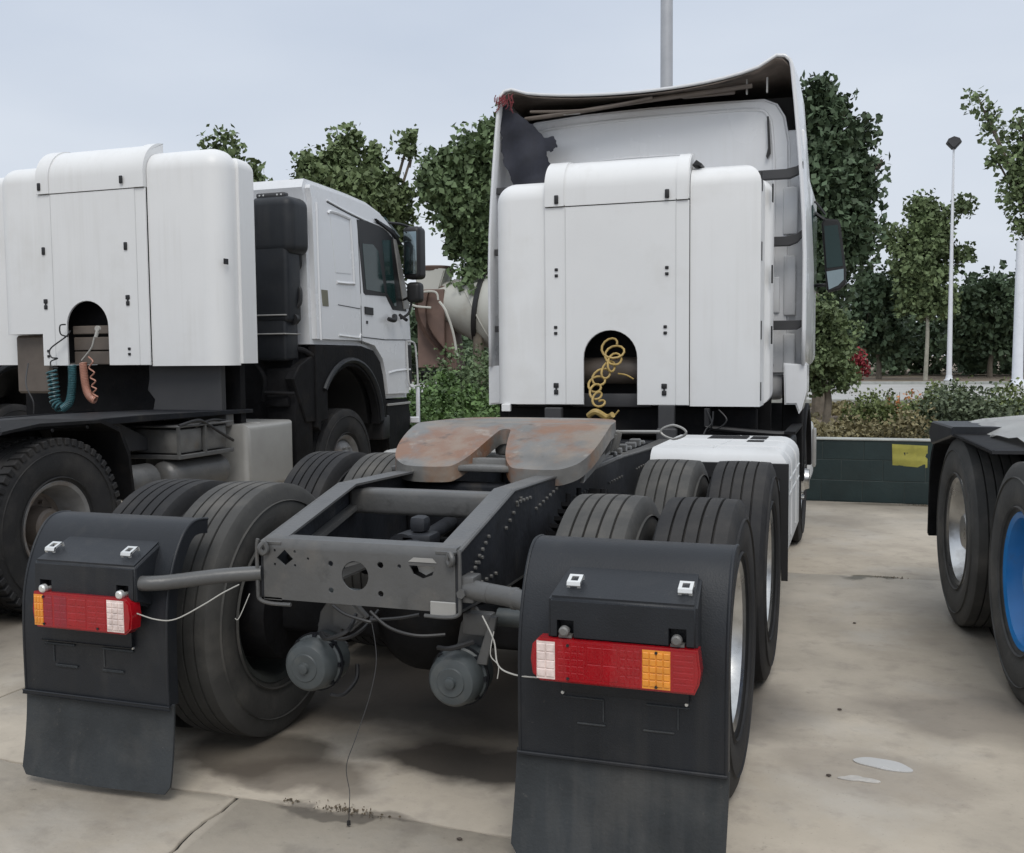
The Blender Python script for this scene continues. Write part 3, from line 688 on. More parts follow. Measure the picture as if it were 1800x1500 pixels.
def air_hose_coil(b, c0, c1, R, r, turns, seg=12, wob=0.0, rnd_=None):
    c0, c1 = Vector(c0), Vector(c1); d = (c1 - c0); u = d.normalized().orthogonal().normalized(); v = d.normalized().cross(u); pts = []
    n = int(turns * seg)
    for i in range(n + 1):
        t = i / n; a = 2 * pi * turns * t; RR = R * (1 + wob * sin(t * 17 + 1))
        pts.append(c0 + d * t + (u * cos(a) + v * sin(a)) * RR + Vector((wob * .3 * sin(9 * t), 0, 0)) * R)
    tube(b, pts, r, 6, 0)

# ----------------------------------------------------------------- the middle truck
T1 = empty('tractor_truck', 'middle white tractor truck with red tail lamps and a rusty coupling plate', 'truck')
chassis(T1)
# rear crossmember, a pressed channel with cut-outs
b = nb()
prism(b, [(.135, .718), (.135, .905), (.140, .925), (.152, .936), (.215, .940), (.215, .934), (.155, .930), (.146, .920), (.141, .903), (.141, .724), (.19, .722), (.19, .716)], 'x', -.372, .372)
cm = obj('rear_crossmember', b, K['frame'], T1)
c = nb(); disc_cut(c, -.005, .822, .052, .10, .20, 28)
prism(c, [(-.318, .868), (-.284, .900), (-.250, .868), (-.284, .842)], 'y', .10, .20)
prism(c, [(.202, .872), (.30, .872), (.288, .842), (.252, .828), (.218, .842)], 'y', .10, .20)
for x, z, r in ((-.10, .86, .010), (-.10, .765, .010), (.093, .765, .011), (.093, .866, .012), (.165, .866, .007), (-.325, .895, .005), (-.325, .845, .005), (-.243, .895, .005), (-.243, .845, .005), (-.19, .872, .005)):
    disc_cut(c, x, z, r, .10, .20, 10)
carve(cm, c)
b = nb()
prism(b, [(-.052, .86), (.045, .885), (.05, .879), (-.045, .848)], 'y', .139, .143)
obj('bent_tab', b, K['frame'], cm)
b = nb(); prism(b, [(.218, .868), (.288, .868), (.282, .850), (.252, .834), (.226, .846)], 'y', .165, .168); prism(b, [(.20, .885), (.305, .885), (.29, .9), (.22, .9)], 'y', .132, .1345)
obj('light_plate', b, K['alu'], cm)
b = nb()
for s in (-1, 1):
    tube(b, [(s * .388, .128, .935), (s * .392, .126, .90), (s * .392, .126, .75), (s * .385, .127, .715), (s * .34, .128, .703), (s * .26, .13, .703)], .007, 8, 4)
    tube(b, [(s * .36, .122, .925), (s * .372, .112, .905), (s * .362, .118, .885), (s * .35, .125, .90), (s * .36, .122, .925)], .010, 8, 4)
obj('edge_lip', b, K['frame'], cm)
b = nb(); box(b, .28, .375, .128, .135, .705, .755, .003, 1); obj('corner_gusset', b, K['alu'], cm)
# crossmembers further forward
for y, z0, z1, m_ in ((.78, .93, 1.035, 'frame'), (1.34, .74, 1.0, 'frame_dark'), (2.7, .74, .97, 'frame_dark'), (4.2, .74, .97, 'frame_dark')):
    b = nb(); box(b, -.372, .372, y, y + .09, z0, z1, .022, 3); obj('crossmember', b, K[m_], T1)
b = nb(); prism(b, [(.30, .85), (.80, .97), (.80, .95), (.30, .83)], 'x', -.37, -.33); prism(b, [(.30, .85), (.80, .97), (.80, .95), (.30, .83)], 'x', .33, .37); obj('inner_stiffener', b, K['frame'], T1)
axle(T1, .69); axle(T1, 2.04); springs(T1, 1.365)
b = nb()
for x in (-.12, .20):
    tube(b, [(x, .72, .80), (x * 1.1, 1.1, .80), (x * 1.2, 1.4, .82)], .035, 12, 2)
lathe(b, [(-.05, .0001), (-.05, .07), (.05, .07), (.05, .0001)], 'y', (-.02, .60, .83), 20)
box(b, -.03, .10, .55, .66, .84, .90, .015); box(b, 0, .07, .57, .64, .90, .965, .02); tube(b, [(-.10, .50, .84), (.05, .48, .88), (.2, .52, .86), (.32, .7, .9)], .012, 8)
obj('axle_valve', b, K['web'], T1)
b = nb()
tube(b, [(-.34, .36, .695), (-.09, .34, .69)], .033, 16, 0); tube(b, [(.45, .34, .66), (.80, .36, .655)], .033, 16, 0); tube(b, [(-.30, .40, .56), (-.18, .38, .56)], .012, 8, 0)
obj('brake_camshaft', b, K['chamber'], T1)
brake_chamber(T1, -.205, .12, .480); brake_chamber(T1, .352, .13, .478)
b = nb(); prism(b, [(.475, .70), (.50, .70), (.46, .53), (.42, .53)], 'y', .19, .21, .003, 1); box(b, .36, .47, .22, .27, .62, .70, .01)
prism(b, [(-.17, .70), (-.10, .71), (-.03, .64), (-.10, .58), (-.17, .60)], 'y', .26, .30, .01)
obj('chamber_bracket', b, K['frame'], T1)
b = nb()
tube(b, [(-.09, .13, .712), (-.03, .11, .69), (.05, .11, .672), (.07, .12, .668)], .006, 6); tube(b, [(.06, .12, .705), (.14, .10, .66), (.24, .10, .64), (.33, .14, .64)], .006, 6)
tube(b, [(.07, .11, .678), (.17, .12, .69), (.24, .13, .705)], .006, 6)
tube(b, [(-.16, .16, .60), (-.10, .10, .60), (-.03, .12, .63), (-.05, .22, .66)], .008, 6); tube(b, [(-.18, .2, .59), (-.08, .16, .585), (-.02, .2, .61), (0, .3, .66)], .007, 6)
tube(b, [(-.11, .13, .39), (-.08, .17, .38), (-.07, .25, .41), (-.09, .3, .45)], .008, 6)
tube(b, [(.30, .15, .59), (.36, .12, .60), (.43, .15, .62)], .009, 6)
obj('brake_hose', b, K['black'], T1)
b = nb(); tube(b, [(.06, .12, .69), (.10, .08, .56), (.09, .05, .44), (.05, .02, .30), (.02, 0, .20), (.035, -.01, .12), (.04, -.02, .09), (.035, -.02, .01)], .0014, 5)
obj('dangling_wire', b, K['straps'], T1)
b = nb(); lathe(b, [(0, .0001), (0, .007), (.014, .006), (.016, .0001)], 'z', (.035, -.02, .004), 10); obj('wire_end', b, K['black'], T1)
b = nb(); tube(b, [(-.73, -.12, .70), (-.67, -.085, .672), (-.60, -.07, .675), (-.52, -.02, .72), (-.47, .02, .755), (-.44, .08, .775)], .0024, 6)
tube(b, [(.50, .05, .74), (.55, .02, .67), (.575, -.01, .60), (.64, -.04, .585), (.72, -.06, .59)], .0026, 6); tube(b, [(.55, .02, .70), (.545, .0, .63), (.575, -.01, .60), (.575, -.02, .56)], .0018, 6)
tube(b, [(-.41, .1, .74), (-.43, .06, .66), (-.44, .05, .66)], .0016, 6)
obj('lamp_cable', b, K['hose_w'], T1)
# mudguard arms
b = nb(); tube(b, [(.395, .16, .800), (.50, .13, .795)], .034, 20, 0); tube(b, [(.49, .133, .796), (.60, .10, .792), (.655, .07, .785)], .033, 20, 3); lathe(b, [(0, .036), (.012, .037), (.024, .034)], 'x', (.585, .105, .791), 24)
tube(b, [(.65, .07, .785), (.80, .03, .778)], .024, 16, 0); box(b, .387, .44, .13, .21, .755, .845, .008); cyl(b, (.40, .128, .79), (.40, .11, .79), .016, 6)
obj('mudguard_arm', b, K['frame'], T1)
b = nb(); tube(b, [(-.385, .14, .808), (-.50, .08, .804), (-.60, -.01, .800), (-.655, -.06, .798), (-.70, -.085, .798), (-.725, -.09, .798), (-.732, -.091, .798)], lambda t: .0265 if t < .985 else .016, 20, 4)
b2_ = None
obj('mudguard_arm', b, K['frame'], T1)
for s in (-1, 1):
    f = rear_fender(T1, s, flapdx=-.012)
tail_lamp(T1, 1, .728, 1.228, .612, .738, -.145, 'long red tail lamp with a clear inner end and an amber block')
tail_lamp(T1, -1, .725, 1.150, .628, .752, -.150, 'red tail lamp with a chipped amber outer end')
for s in (-1, 1):
    for y, k in ((.69, 'main'), (2.04, 'main')):
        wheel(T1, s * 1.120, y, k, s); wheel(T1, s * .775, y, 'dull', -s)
    wheel(T1, s * 1.06, 5.87, 'steer', s)
# wheel-arch liner and white battery/tank cover ahead of the drive axles
b = nb(); box(b, .52, 1.285, 2.72, 3.78, .50, 1.050, .11, 6, lambda c: c.z > .9 and (c.x > 1.2 or c.y < 2.8))
for y in (2.98, 3.40): tube(b, [(.56, y, 1.047), (1.14, y, 1.047), (1.22, y, 1.03), (1.272, y, .985), (1.283, y, .90), (1.285, y, .55)], .010, 8, 3)
for z in (.80, .88): tube(b, [(1.283, 2.85, z), (1.283, 3.74, z)], .008, 8, 0)
tube(b, [(.86, 2.86, 1.048), (.92, 3.74, 1.048)], .008, 8, 0)
cv = obj('side_cover', b, K['white_worn'], T1, 'white plastic side cover ahead of the right drive wheels')
b = nb(); box(b, .74, .98, 3.44, 3.70, 1.046, 1.056, .003, 1); box(b, 1.00, 1.10, 3.30, 3.70, 1.046, 1.055, .003, 1); obj('cover_opening', b, K['under'], cv)
b = nb(); prism(b, [(.60, .985), (1.29, .985), (1.29, .34), (1.255, .34), (1.24, .9), (.62, .9)], 'y', 2.685, 2.70, .003, 1); box(b, .58, 1.20, 2.70, 2.72, .55, .97)
obj('wheel_liner', b, K['black'], T1)
b = nb(); box(b, -1.24, -.52, 2.75, 3.9, .5, 1.0, .08, 4); obj('fuel_tank', b, K['alu'], T1)
b = nb(); box(b, .50, 1.20, 3.95, 5.0, .45, 1.0, .05, 3); obj('battery_box', b, K['frame_dark'], T1)
# gas cylinder cabinet behind the cab
YB = 4.287
def cabinet(root, X0, xl, xp0, xp1, xr, zb, zs, zl, zr, zlid, y, arch, xf, ribs=True, notch=False, name='tank_cabinet', lat=None, depth=.32):
    """white moulded cabinet: left wing, middle panel with arch, right wing, rolled lid"""
    m = K['white']
    b = nb(); box(b, xl, xp0 - .004, y + .012, y + depth, zb + (.0 if not notch else .27), zl, .15, 8, lambda c: (c.z > zl - .05 and (c.x < xl + .05 or c.y < y + .1)) or (c.x < xl + .05 and c.y < y + .1))
    cab_ = obj(name, b, m, root, 'white moulded gas cylinder cabinet')
    b = nb(); box(b, xp1 + .004, xr, y + .012, y + depth, zb - .008, zr, .15 if not notch else .17, 8, lambda c: (c.z > zr - .05 and (c.x > xr - .05 or c.y < y + .1)) or (notch and c.x > xr - .05 and c.y < y + .1))
    obj('side_panel', b, m, cab_)
    # middle panel with arch
    ax, aw, az = arch; pts = [(xp0, zb), (ax - aw, zb)]
    zs_ = az - aw
    for i in range(17):
        a = pi - pi * i / 16; pts.append((ax + aw * cos(a), zs_ + aw * sin(a)))
    pts += [(ax + aw, zb), (xp1, zb), (xp1, zs - .003), (xp0, zs - .003)]
    b = nb(); prism(b, pts, 'y', y - .014, y + .006, .003, 1)
    mp_ = obj('middle_panel', b, m, cab_)
    b = nb()
    for x in (xf[0], xf[1]): box(b, x - .0025, x + .0025, y - .0165, y - .013, zb + .005, zs - .006)
    w2 = .0
    obj('panel_joint', b, K['white_worn'], mp_)
    # lid, rolled over towards the cab
    r = zlid - zs - .12
    def lidprof(d): return [(y - .020 - d, zs + .003)] + [(y - .020 - d + (r + d) * (1 - cos(t)), zlid - r + (r + d) * sin(t)) for t in np.linspace(0, pi / 2, 12)] + [(y + depth, zlid + d), (y + depth, zs)]
    b = nb(); prism(b, lidprof(0), 'x', xf[0] - .001, xf[1] + .001)
    lid = obj('lid', b, m, cab_, ang=30)
    for xa, xb in ((xp0, xf[0]), (xf[1], xp1)):
        b = nb(); prism(b, lidprof(.010), 'x', xa, xb, .007, 2); obj('lid_rib', b, m, lid)
    for x0_, x1_ in ((xp0, xf[0]), (xf[1], xp1)):
        pass
    return cab_, mp_
cab1, mp1 = cabinet(T1, 0, -.993, -.572, .493, .985, 1.222, 2.674, 2.885, 2.915, 3.02, YB, (-.080, .2, 1.765), (-.415, .40))
def latches(par, pts, y, kind='pair'):
    for x, z, k in pts:
        b = nb()
        if k == 'p':
            for dz in (.022, -.022): box(b, x - .013, x + .013, y - .009, y, z + dz - .011, z + dz + .011, .005, 2)
        elif k == 'h':
            for dz, w in ((.024, .020), (-.026, .017)): box(b, x - w, x + w, y - .009, y, z + dz - .018, z + dz + .018, .007, 2)
            box(b, x - .006, x + .006, y - .007, y, z - .015, z + .015)
        else:
            box(b, x - .016, x + .016, y - .012, y, z - .032, z + .032, .006, 2)
        obj('latch', b, K['black'], par)
latches(mp1, [(-.484, 2.195, 'p'), (.336, 2.182, 'p'), (.325, 1.762, 'p'), (-.491, 1.772, 'p'), (-.49, 1.34, 'h'), (.318, 1.335, 'h')], YB - .014)
latches(mp1, [(-.476, 2.725, 'b'), (.340, 2.72, 'b')], YB - .030)
b = nb(); box(b, -.93, -.86, YB + .0, YB + .03, 1.165, 1.222, .004, 1); obj('foot_tab', b, K['white'], cab1)
b = nb(); prism(b, [(.50, 2.925), (.53, 2.96), (.57, 2.93), (.56, 2.915)], 'y', YB + .06, YB + .2, .004, 1); obj('cable_grommet', b, K['black'], cab1)
# second cabinet between the first one and the cab, its hinge strips at the edge
b = nb(); box(b, -1.02, 1.035, YB + .34, YB + .62, 1.20, 2.86, .12, 8, lambda c: c.z > 2.8 or c.x > 1 or c.x < -1); c2_ = obj('inner_cabinet', b, K['white'], T1)
b = nb()
for z in (2.78, 2.30, 1.75, 1.32): box(b, .978, .990, YB + .05, YB + .085, z - .065, z + .065)
for z in (2.74, 2.16, 1.72): box(b, 1.030, 1.040, YB + .345, YB + .375, z - .065, z + .065)
obj('hinge', b, K['black'], cab1)
# what shows in the arch: gas cylinder, bracket, coiled hose
b = nb(); box(b, -.568, .488, YB + .29, YB + .31, 1.23, 2.9); obj('back_plate', b, K['under'], cab1)
b = nb(); lathe(b, [(-.40, .0001), (-.40, .06), (-.34, .10), (.34, .10), (.40, .06), (.40, .0001)], 'x', (-.05, YB + .2, 1.60 - .13), 32)
obj('gas_cylinder', b, K['tank'], cab1)
b = nb(); box(b, -.40, .20, YB + .10, YB + .16, 1.20, 1.30, .01); obj('valve_shelf', b, K['straps'], cab1)
b = nb()
r_ = random.Random(3); path = []
for i in range(110):
    t = i / 109; a = t * 2 * pi * 8.3; R_ = .052 + .028 * sin(t * 13) * (1 - t) - .018 * t
    path.append((-.085 + .05 * sin(t * 7) - .03 * t + R_ * cos(a), YB - .02 - .30 * t * t + .035 * sin(a * 1.0 + .7), 1.66 - .43 * t + .055 * sin(a) * (1.1 - .5 * t)))
tube(b, path, .0085, 8, 0)
tube(b, [(-.02, YB - .02, 1.45), (.04, YB - .02, 1.44), (.09, YB, 1.41)], .006, 6); tube(b, [(-.04, YB - .34, 1.10), (.0, YB - .34, 1.13), (.06, YB - .34, 1.2)], .006, 6)
obj('air_hose', b, K['hose_y'], T1, 'yellow coiled air hose hanging in the arch')
b = nb()
blob_pts = [(-.16, -.33, 1.16), (-.10, -.36, 1.19), (-.03, -.33, 1.15), (.02, -.36, 1.17)]
tube(b, [(x, YB + y, z) for x, y, z in blob_pts], .022, 8)
obj('hose_plug', b, K['hose_y'], T1)
# uprights and underbody behind the cab
b = nb(); box(b, .285, .40, YB - .08, YB - .02, .98, 1.225, .006, 1); box(b, .275, .42, YB - .10, YB - .04, .96, 1.06, .01, 1); box(b, -.57, -.44, YB - .06, YB, .98, 1.2, .006, 1); obj('upright', b, K['straps'], T1)
b = nb(); box(b, -.95, .95, 4.5, 4.56, .98, 1.19, .01, 1); box(b, -1.05, 1.0, 5.05, 5.12, .62, 1.45); obj('bulkhead', b, K['under'], T1)
b = nb(); tube(b, [(.62, YB + .0, 1.19), (.66, YB - .02, 1.09), (.63, YB, 1.03)], .006, 6); tube(b, [(.70, YB + .03, 1.19), (.76, YB, 1.12), (.70, YB, 1.06), (.61, YB, 1.07)], .006, 6); tube(b, [(.60, YB - .1, .98), (.62, YB - .05, 1.05), (.66, YB - .02, 1.10), (.665, YB, 1.18)], .006, 6)
box(b, .60, .64, YB, YB + .06, 1.07, 1.2, .004, 1)
tube(b, [(.62, YB + .1, 1.055), (1.1, YB + .1, 1.02), (1.2, YB + .15, 1.03)], .02, 8)
obj('loose_cable', b, K['black'], T1)

# the cab
def side_loft(secs_, n=24): pass
b = nb(); box(b, -1.12, 1.12, 5.22, 7.25, 1.22, 3.28, .10, 5); box(b, -1.235, 1.235, 5.55, 7.32, 1.45, 3.1, .12, 5)
cb = obj('cab', b, K['cab_paint'], T1, 'tall white sleeper cab with a roof deflector')
# rear wall with arched raised top and pressed lines
pts = [(-1.12, 1.42), (-1.12, 3.20), (-1.08, 3.40), (-.98, 3.515)]
pts = [(-1.12, 1.42), (-1.12, 3.22), (-1.09, 3.36), (-1.03, 3.46), (-.94, 3.515), (-.5, 3.545), (.0, 3.555), (.5, 3.555), (.92, 3.545), (1.02, 3.50), (1.08, 3.40), (1.115, 3.2), (1.12, 2.9), (1.12, 1.42)]
b = nb(); prism(b, pts, 'y', 5.185, 5.26, .02, 3)
rw = obj('rear_wall', b, K['cab_paint'], cb)
b = nb(); box(b, -1.225, 1.225, 5.215, 5.56, 1.43, 3.30, .02, 2); obj('corner_panel', b, K['cab_paint'], cb)
b = nb()
ip = [(-1.02, 3.10), (-1.0, 3.30), (-.90, 3.43), (-.5, 3.465), (0, 3.475), (.5, 3.475), (.86, 3.465), (.955, 3.40), (.985, 3.25), (1.0, 2.85), (1.0, 1.5)]
tube(b, [(x, 5.186, z) for x, z in ip], .014, 8, 3)
for x0_, x1_, z in ((-.6, .35, 3.16), (-.25, .30, 3.08)): tube(b, [(x0_, 5.187, z - .01), ((x0_ + x1_) / 2, 5.187, z + .004), (x1_, 5.187, z)], lambda t: .004 + .012 * sin(pi * t), 8, 6)
obj('pressed_line', b, K['cab_paint'], rw)
b = nb()
for x0_, x1_, z0_, z1_ in ((1.07, 1.18, 2.5, 2.86), (1.08, 1.17, 1.88, 2.34), (.96, 1.05, 1.9, 2.18), (1.08, 1.17, 1.46, 1.74)): box(b, x0_, x1_, 5.165, 5.19, z0_, z1_, .012, 2)
obj('pressed_panel', b, K['cab_paint'], rw)
b = nb(); prism(b, [(.945, 3.40), (.958, 3.40), (.972, 3.2), (.975, 3.12), (.95, 3.08), (.94, 3.10), (.955, 3.16)], 'y', 5.15, 5.17); obj('drain_hose', b, K['black'], rw)
# fairing: outer shell (white) and lining (brown under the roof)
def fair_section(y, hornL, hornR, mid, w, zlow, taper):
    out = []
    for i in range(9):
        t = i / 8; z = zlow + (hornL - .10 - zlow) * t; out.append((-(w - taper * max(0, (z - 2.3)) ** 1.5), y, z))
    xl = out[-1][0]
    out.append((xl + .012, y, hornL - .045)); out.append((xl + .05, y, hornL - .008)); 
    xr_ = w - taper * max(0, (hornR - .10 - 2.3)) ** 1.5
    for i in range(17):
        t = i / 16; x = (xl + .11) * (1 - t) + (xr_ - .11) * t
        f = 4 * t * (1 - t); f = f ** .62
        z = (hornL * (1 - t) + hornR * t) * (1 - f) + (mid) * f
        out.append((x, y, z))
    out.append((xr_ - .05, y, hornR - .008)); out.append((xr_ - .012, y, hornR - .045))
    for i in range(9):
        t = 1 - i / 8; z = zlow + (hornR - .10 - zlow) * t; out.append(((w - taper * max(0, (z - 2.3)) ** 1.5), y, z))
    return out
secs = [fair_section(4.90, 3.725, 3.785, 3.612, 1.243, 1.50, .062), fair_section(5.02, 3.735, 3.79, 3.64, 1.246, 1.50, .060), fair_section(5.3, 3.73, 3.77, 3.70, 1.25, 1.5, .052), fair_section(5.8, 3.70, 3.71, 3.72, 1.25, 1.5, .05),
        fair_section(6.4, 3.56, 3.56, 3.62, 1.24, 1.55, .06), fair_section(6.9, 3.36, 3.36, 3.42, 1.22, 1.7, .08), fair_section(7.3, 3.12, 3.12, 3.16, 1.18, 1.9, .08)]
b = nb(); loft(b, secs); bmesh.ops.recalc_face_normals(b, faces=b.faces[:])
fr = obj('roof_fairing', b, K['cab_paint'], cb, ang=50); md = fr.modifiers.new('thickness', 'SOLIDIFY'); md.thickness = .022; md.offset = 0
lin = []
for s_ in secs[:4]:
    q = s_[9:-9]; lin.append([(x * .985, y + (.012 if y < 4.95 else 0), z - .020) for x, y, z in q])
b = nb(); loft(b, lin); ln_ = obj('roof_lining', b, K['inner'], cb, 'dusty brown lining under the roof deflector', ang=60); md = ln_.modifiers.new('thickness', 'SOLIDIFY'); md.thickness = .006
# beams in the lining and slight folds
b = nb(); tube(b, [(-.95, 4.99, 3.50), (-.5, 4.96, 3.515), (-.1, 4.98, 3.55), (.4, 4.98, 3.575), (.85, 4.99, 3.60)], .018, 8); tube(b, [(-.9, 4.97, 3.55), (-.4, 4.95, 3.52), (.1, 4.95, 3.57)], .012, 8); box(b, .32, .72, 5.0, 5.03, 3.555, 3.60, .008); obj('lining_beam', b, K['tank'], cb)
b = nb()
for x in (.80, .95): box(b, x, x + .012, 5.02, 5.05, 3.55, 3.66)
box(b, -.62, -.48, 4.95, 4.97, 3.495, 3.525, .004, 1)
obj('lining_clip', b, K['alu'], cb)
# brackets between cabinet and fairing
b = nb()
for z, k in ((2.93, .05), (2.43, .045), (1.80, 0)):
    tz = .035
    prism(b, [(.90, z - tz), (1.13, z - tz), (1.19, z - tz + k * .5), (1.225, z - tz + k + .02), (1.225, z + tz + k), (1.18, z + tz + k * .3), (1.10, z + tz), (.90, z + tz)], 'y', 4.98, 5.04, .004, 1)
    prism(b, [(-.90, z - tz), (-1.225, z - tz + .02), (-1.225, z + tz), (-.90, z + tz)], 'y', 4.98, 5.04, .004, 1)
obj('fairing_bracket', b, K['straps'], cb)
# skirt below the right fairing, arch
b = nb(); prism(b, [(1.10, 1.515), (1.27, 1.50), (1.27, 1.30), (1.235, 1.16), (1.215, 1.13), (1.19, 1.20), (1.11, 1.20)], 'y', 4.93, 5.30, .012, 2); prism(b, [(-1.10, 1.515), (-1.27, 1.50), (-1.27, 1.18), (-1.10, 1.20)], 'y', 4.93, 5.3, .012, 2); obj('lower_skirt', b, K['cab_paint'], cb)
b = nb()
for s in (-1, 1):
    arc = [(5.87 + .66 * cos(a), .55 + .62 * sin(a)) for a in np.linspace(pi * .98, pi * .02, 22)]; arc2 = [(5.87 + .60 * cos(a), .55 + .565 * sin(a)) for a in np.linspace(pi * .02, pi * .98, 22)]
    prism(b, arc + arc2, 'x', s * .85, s * 1.245, .008, 1)
obj('front_mudguard', b, K['under'], T1)
b = nb(); box(b, 1.08, 1.235, 5.10, 5.18, .70, 1.42, .01, 1); box(b, -1.235, -1.08, 5.10, 5.18, .70, 1.42, .01, 1); box(b, 1.16, 1.235, 4.2, 5.15, 1.03, 1.05); obj('cab_support', b, K['under'], T1)
b = nb(); box(b, -1.22, 1.22, 6.9, 7.5, .35, .95, .08, 3); obj('front_bumper', b, K['white_worn'], T1)
b = nb(); box(b, 1.27, 1.30, 5.96, 6.10, .62, .95, .012, 2); obj('step_guard', b, K['alu'], T1)
for s in (-1, 1):
    b = nb(); box(b, s * 1.243 - .006, s * 1.243 + .006, 6.15, 7.0, 2.15, 2.85, .004, 1); obj('side_window', b, K['glass'], cb)
b = nb(); box(b, -1.05, 1.05, 7.315, 7.33, 2.2, 3.0, .005, 1); obj('windscreen', b, K['glass'], cb)
# mirror on the right, its back edge to us
YM = 6.6
b = nb(); prism(b, [(1.300, 2.74), (1.325, 2.79), (1.44, 2.775), (1.462, 2.74), (1.515, 2.34), (1.515, 2.20), (1.47, 2.155), (1.365, 2.13), (1.35, 2.16)], 'y', YM, YM + .12, .014, 3)
mr_ = obj('door_mirror', b, K['black'], cb, 'black framed door mirror on the right')
b = nb(); prism(b, [(1.325, 2.72), (1.44, 2.725), (1.490, 2.36), (1.352, 2.345)], 'y', YM - .004, YM + .003); obj('mirror_pane', b, K['glass'], mr_)
b = nb(); prism(b, [(1.35, 2.315), (1.495, 2.335), (1.498, 2.24), (1.45, 2.19), (1.372, 2.155)], 'y', YM - .004, YM + .003); obj('wide_mirror_pane', b, K['mirror'], mr_)
b = nb(); tube(b, [(1.23, YM + .1, 2.86), (1.30, YM + .06, 2.80), (1.36, YM + .06, 2.76)], .016, 8); tube(b, [(1.23, YM + .1, 2.2), (1.32, YM + .06, 2.2), (1.38, YM + .06, 2.2)], .016, 8); tube(b, [(1.22, YM + .1, 2.9), (1.24, YM + .08, 2.95), (1.33, YM + .08, 2.83)], .010, 8); obj('mirror_arm', b, K['black'], mr_)
b = nb(); prism(b, [(-1.300, 2.74), (-1.325, 2.79), (-1.44, 2.775), (-1.50, 2.34), (-1.49, 2.16), (-1.35, 2.15)], 'y', YM, YM + .12, .014, 3); tube(b, [(-1.2, YM + .1, 2.6), (-1.36, YM + .06, 2.6)], .016, 8); obj('door_mirror', b, K['black'], cb)
# torn black cloth under the left horn of the fairing
b = nb()
cp = [(-1.155, 3.60), (-1.10, 3.63), (-1.02, 3.55), (-.93, 3.49), (-.87, 3.43), (-.80, 3.345), (-.69, 3.335), (-.665, 3.26), (-.70, 3.22), (-.77, 3.22), (-.74, 3.12), (-.69, 3.04), (-.75, 2.96), (-1.03, 2.93), (-1.08, 3.05), (-1.13, 3.16), (-1.155, 3.25), (-1.145, 3.36), (-1.16, 3.46)]
r_ = random.Random(5); cp2 = []
for i, p in enumerate(cp):
    q = cp[(i + 1) % len(cp)]
    for k in range(4): t = k / 4; cp2.append((p[0] * (1 - t) + q[0] * t + r_.uniform(-.008, .008), p[1] * (1 - t) + q[1] * t + r_.uniform(-.008, .008)))
f = b.faces.new([b.verts.new((x, 0, z)) for x, z in cp2])
for k in range(1, 14):
    bmesh.ops.bisect_plane(b, geom=b.verts[:] + b.edges[:] + b.faces[:], plane_co=(-1.17 + .04 * k, 0, 0), plane_no=(1, 0, 0))
for k in range(1, 16):
    bmesh.ops.bisect_plane(b, geom=b.verts[:] + b.edges[:] + b.faces[:], plane_co=(0, 0, 2.95 + .045 * k), plane_no=(0, 0, 1))
for v in b.verts: v.co.y = 4.965 + .02 * sin(v.co.x * 22 + v.co.z * 4) + .012 * sin(v.co.z * 19 - v.co.x * 8)
bmesh.ops.solidify(b, geom=b.faces[:], thickness=.004)
thing('torn_cloth', b, K['cloth'], 'torn black cloth hanging under the top left corner of the tall cab deflector', 'cloth')
K['red_cloth'] = mat('frayed_red_cloth', (.16, .03, .035), .85, var=.4, scale=30)
b = nb(); r_ = random.Random(8)
for i in range(34):
    x = -1.17 + .15 * r_.random(); z = 3.69 - .07 * abs(r_.gauss(0, .6)); tube(b, [(x, 4.895, z), (x + r_.uniform(-.02, .02), 4.885, z - .03), (x + r_.uniform(-.03, .02), 4.89, z - .04 - .02 * r_.random())], .004, 4, 2)
thing('frayed_cloth', b, K['red_cloth'], 'frayed dark red rag caught on the top left horn of the tall cab', 'cloth')
coupling(T1)

# ----------------------------------------------------------------- the left truck (its own frame: x from its centre line)
LX = -4.31
T2 = empty('tractor_truck', 'white tractor truck with a low cab and black intake snorkel, left of the middle truck', 'truck', (LX, 0, 0))
b = None
for s in (-1, 1):
    b = nb(); box(b, s * .43 - .04, s * .43 + .04, -.4, 7.0, .86, 1.14, .01, 1); obj('frame_rail', b, K['frame_dark'], T2)
for y in (-.3, 1.3, 2.7, 4.1):
    b = nb(); box(b, -.385, .385, y, y + .1, .88, 1.12, .01, 1); obj('crossmember', b, K['frame_dark'], T2)
axle(T2, .70); axle(T2, 2.05)
cab2, mp2 = cabinet(T2, 0, -1.07, -.588, .497, 1.19, 1.538, 2.966, 3.225, 3.262, 3.345, 3.90, (-.120, .212, 2.072), (-.455, .40), notch=True, name='tank_cabinet', depth=.235)
latches(mp2, [(-.541, 2.499, 'b'), (.296, 2.505, 'b'), (.300, 2.068, 'h'), (-.539, 2.056, 'h'), (-.53, 1.64, 'p'), (.299, 1.651, 'p')], 3.886)
latches(mp2, [(-.55, 3.028, 'b'), (.284, 3.036, 'b')], 3.872)
b = nb(); box(b, -1.36, 1.216, 4.13, 4.34, 1.545, 3.21, .13, 8, lambda c: c.z > 3.1); obj('inner_cabinet', b, K['white'], T2)
b = nb(); box(b, 1.188, 1.197, 3.93, 3.99, 2.33, 2.375, .003, 1); obj('side_lock', b, K['black'], cab2)
b = nb(); box(b, -.586, .49, 4.10, 4.12, 1.56, 3.2); obj('back_plate', b, K['under'], cab2)
b = nb()
for z in (1.60, 1.72): box(b, -.34, .12, 3.97, 4.0, z - .055, z + .055, .006, 1)
box(b, -.34, .12, 3.96, 4.0, 1.80, 1.87, .006, 1)
obj('valve_shelf', b, K['tank'], cab2)
b = nb(); box(b, -1.0, -.62, 4.0, 4.1, 1.3, 1.80, .02, 1); obj('cover_plate', b, K['tank'], T2)
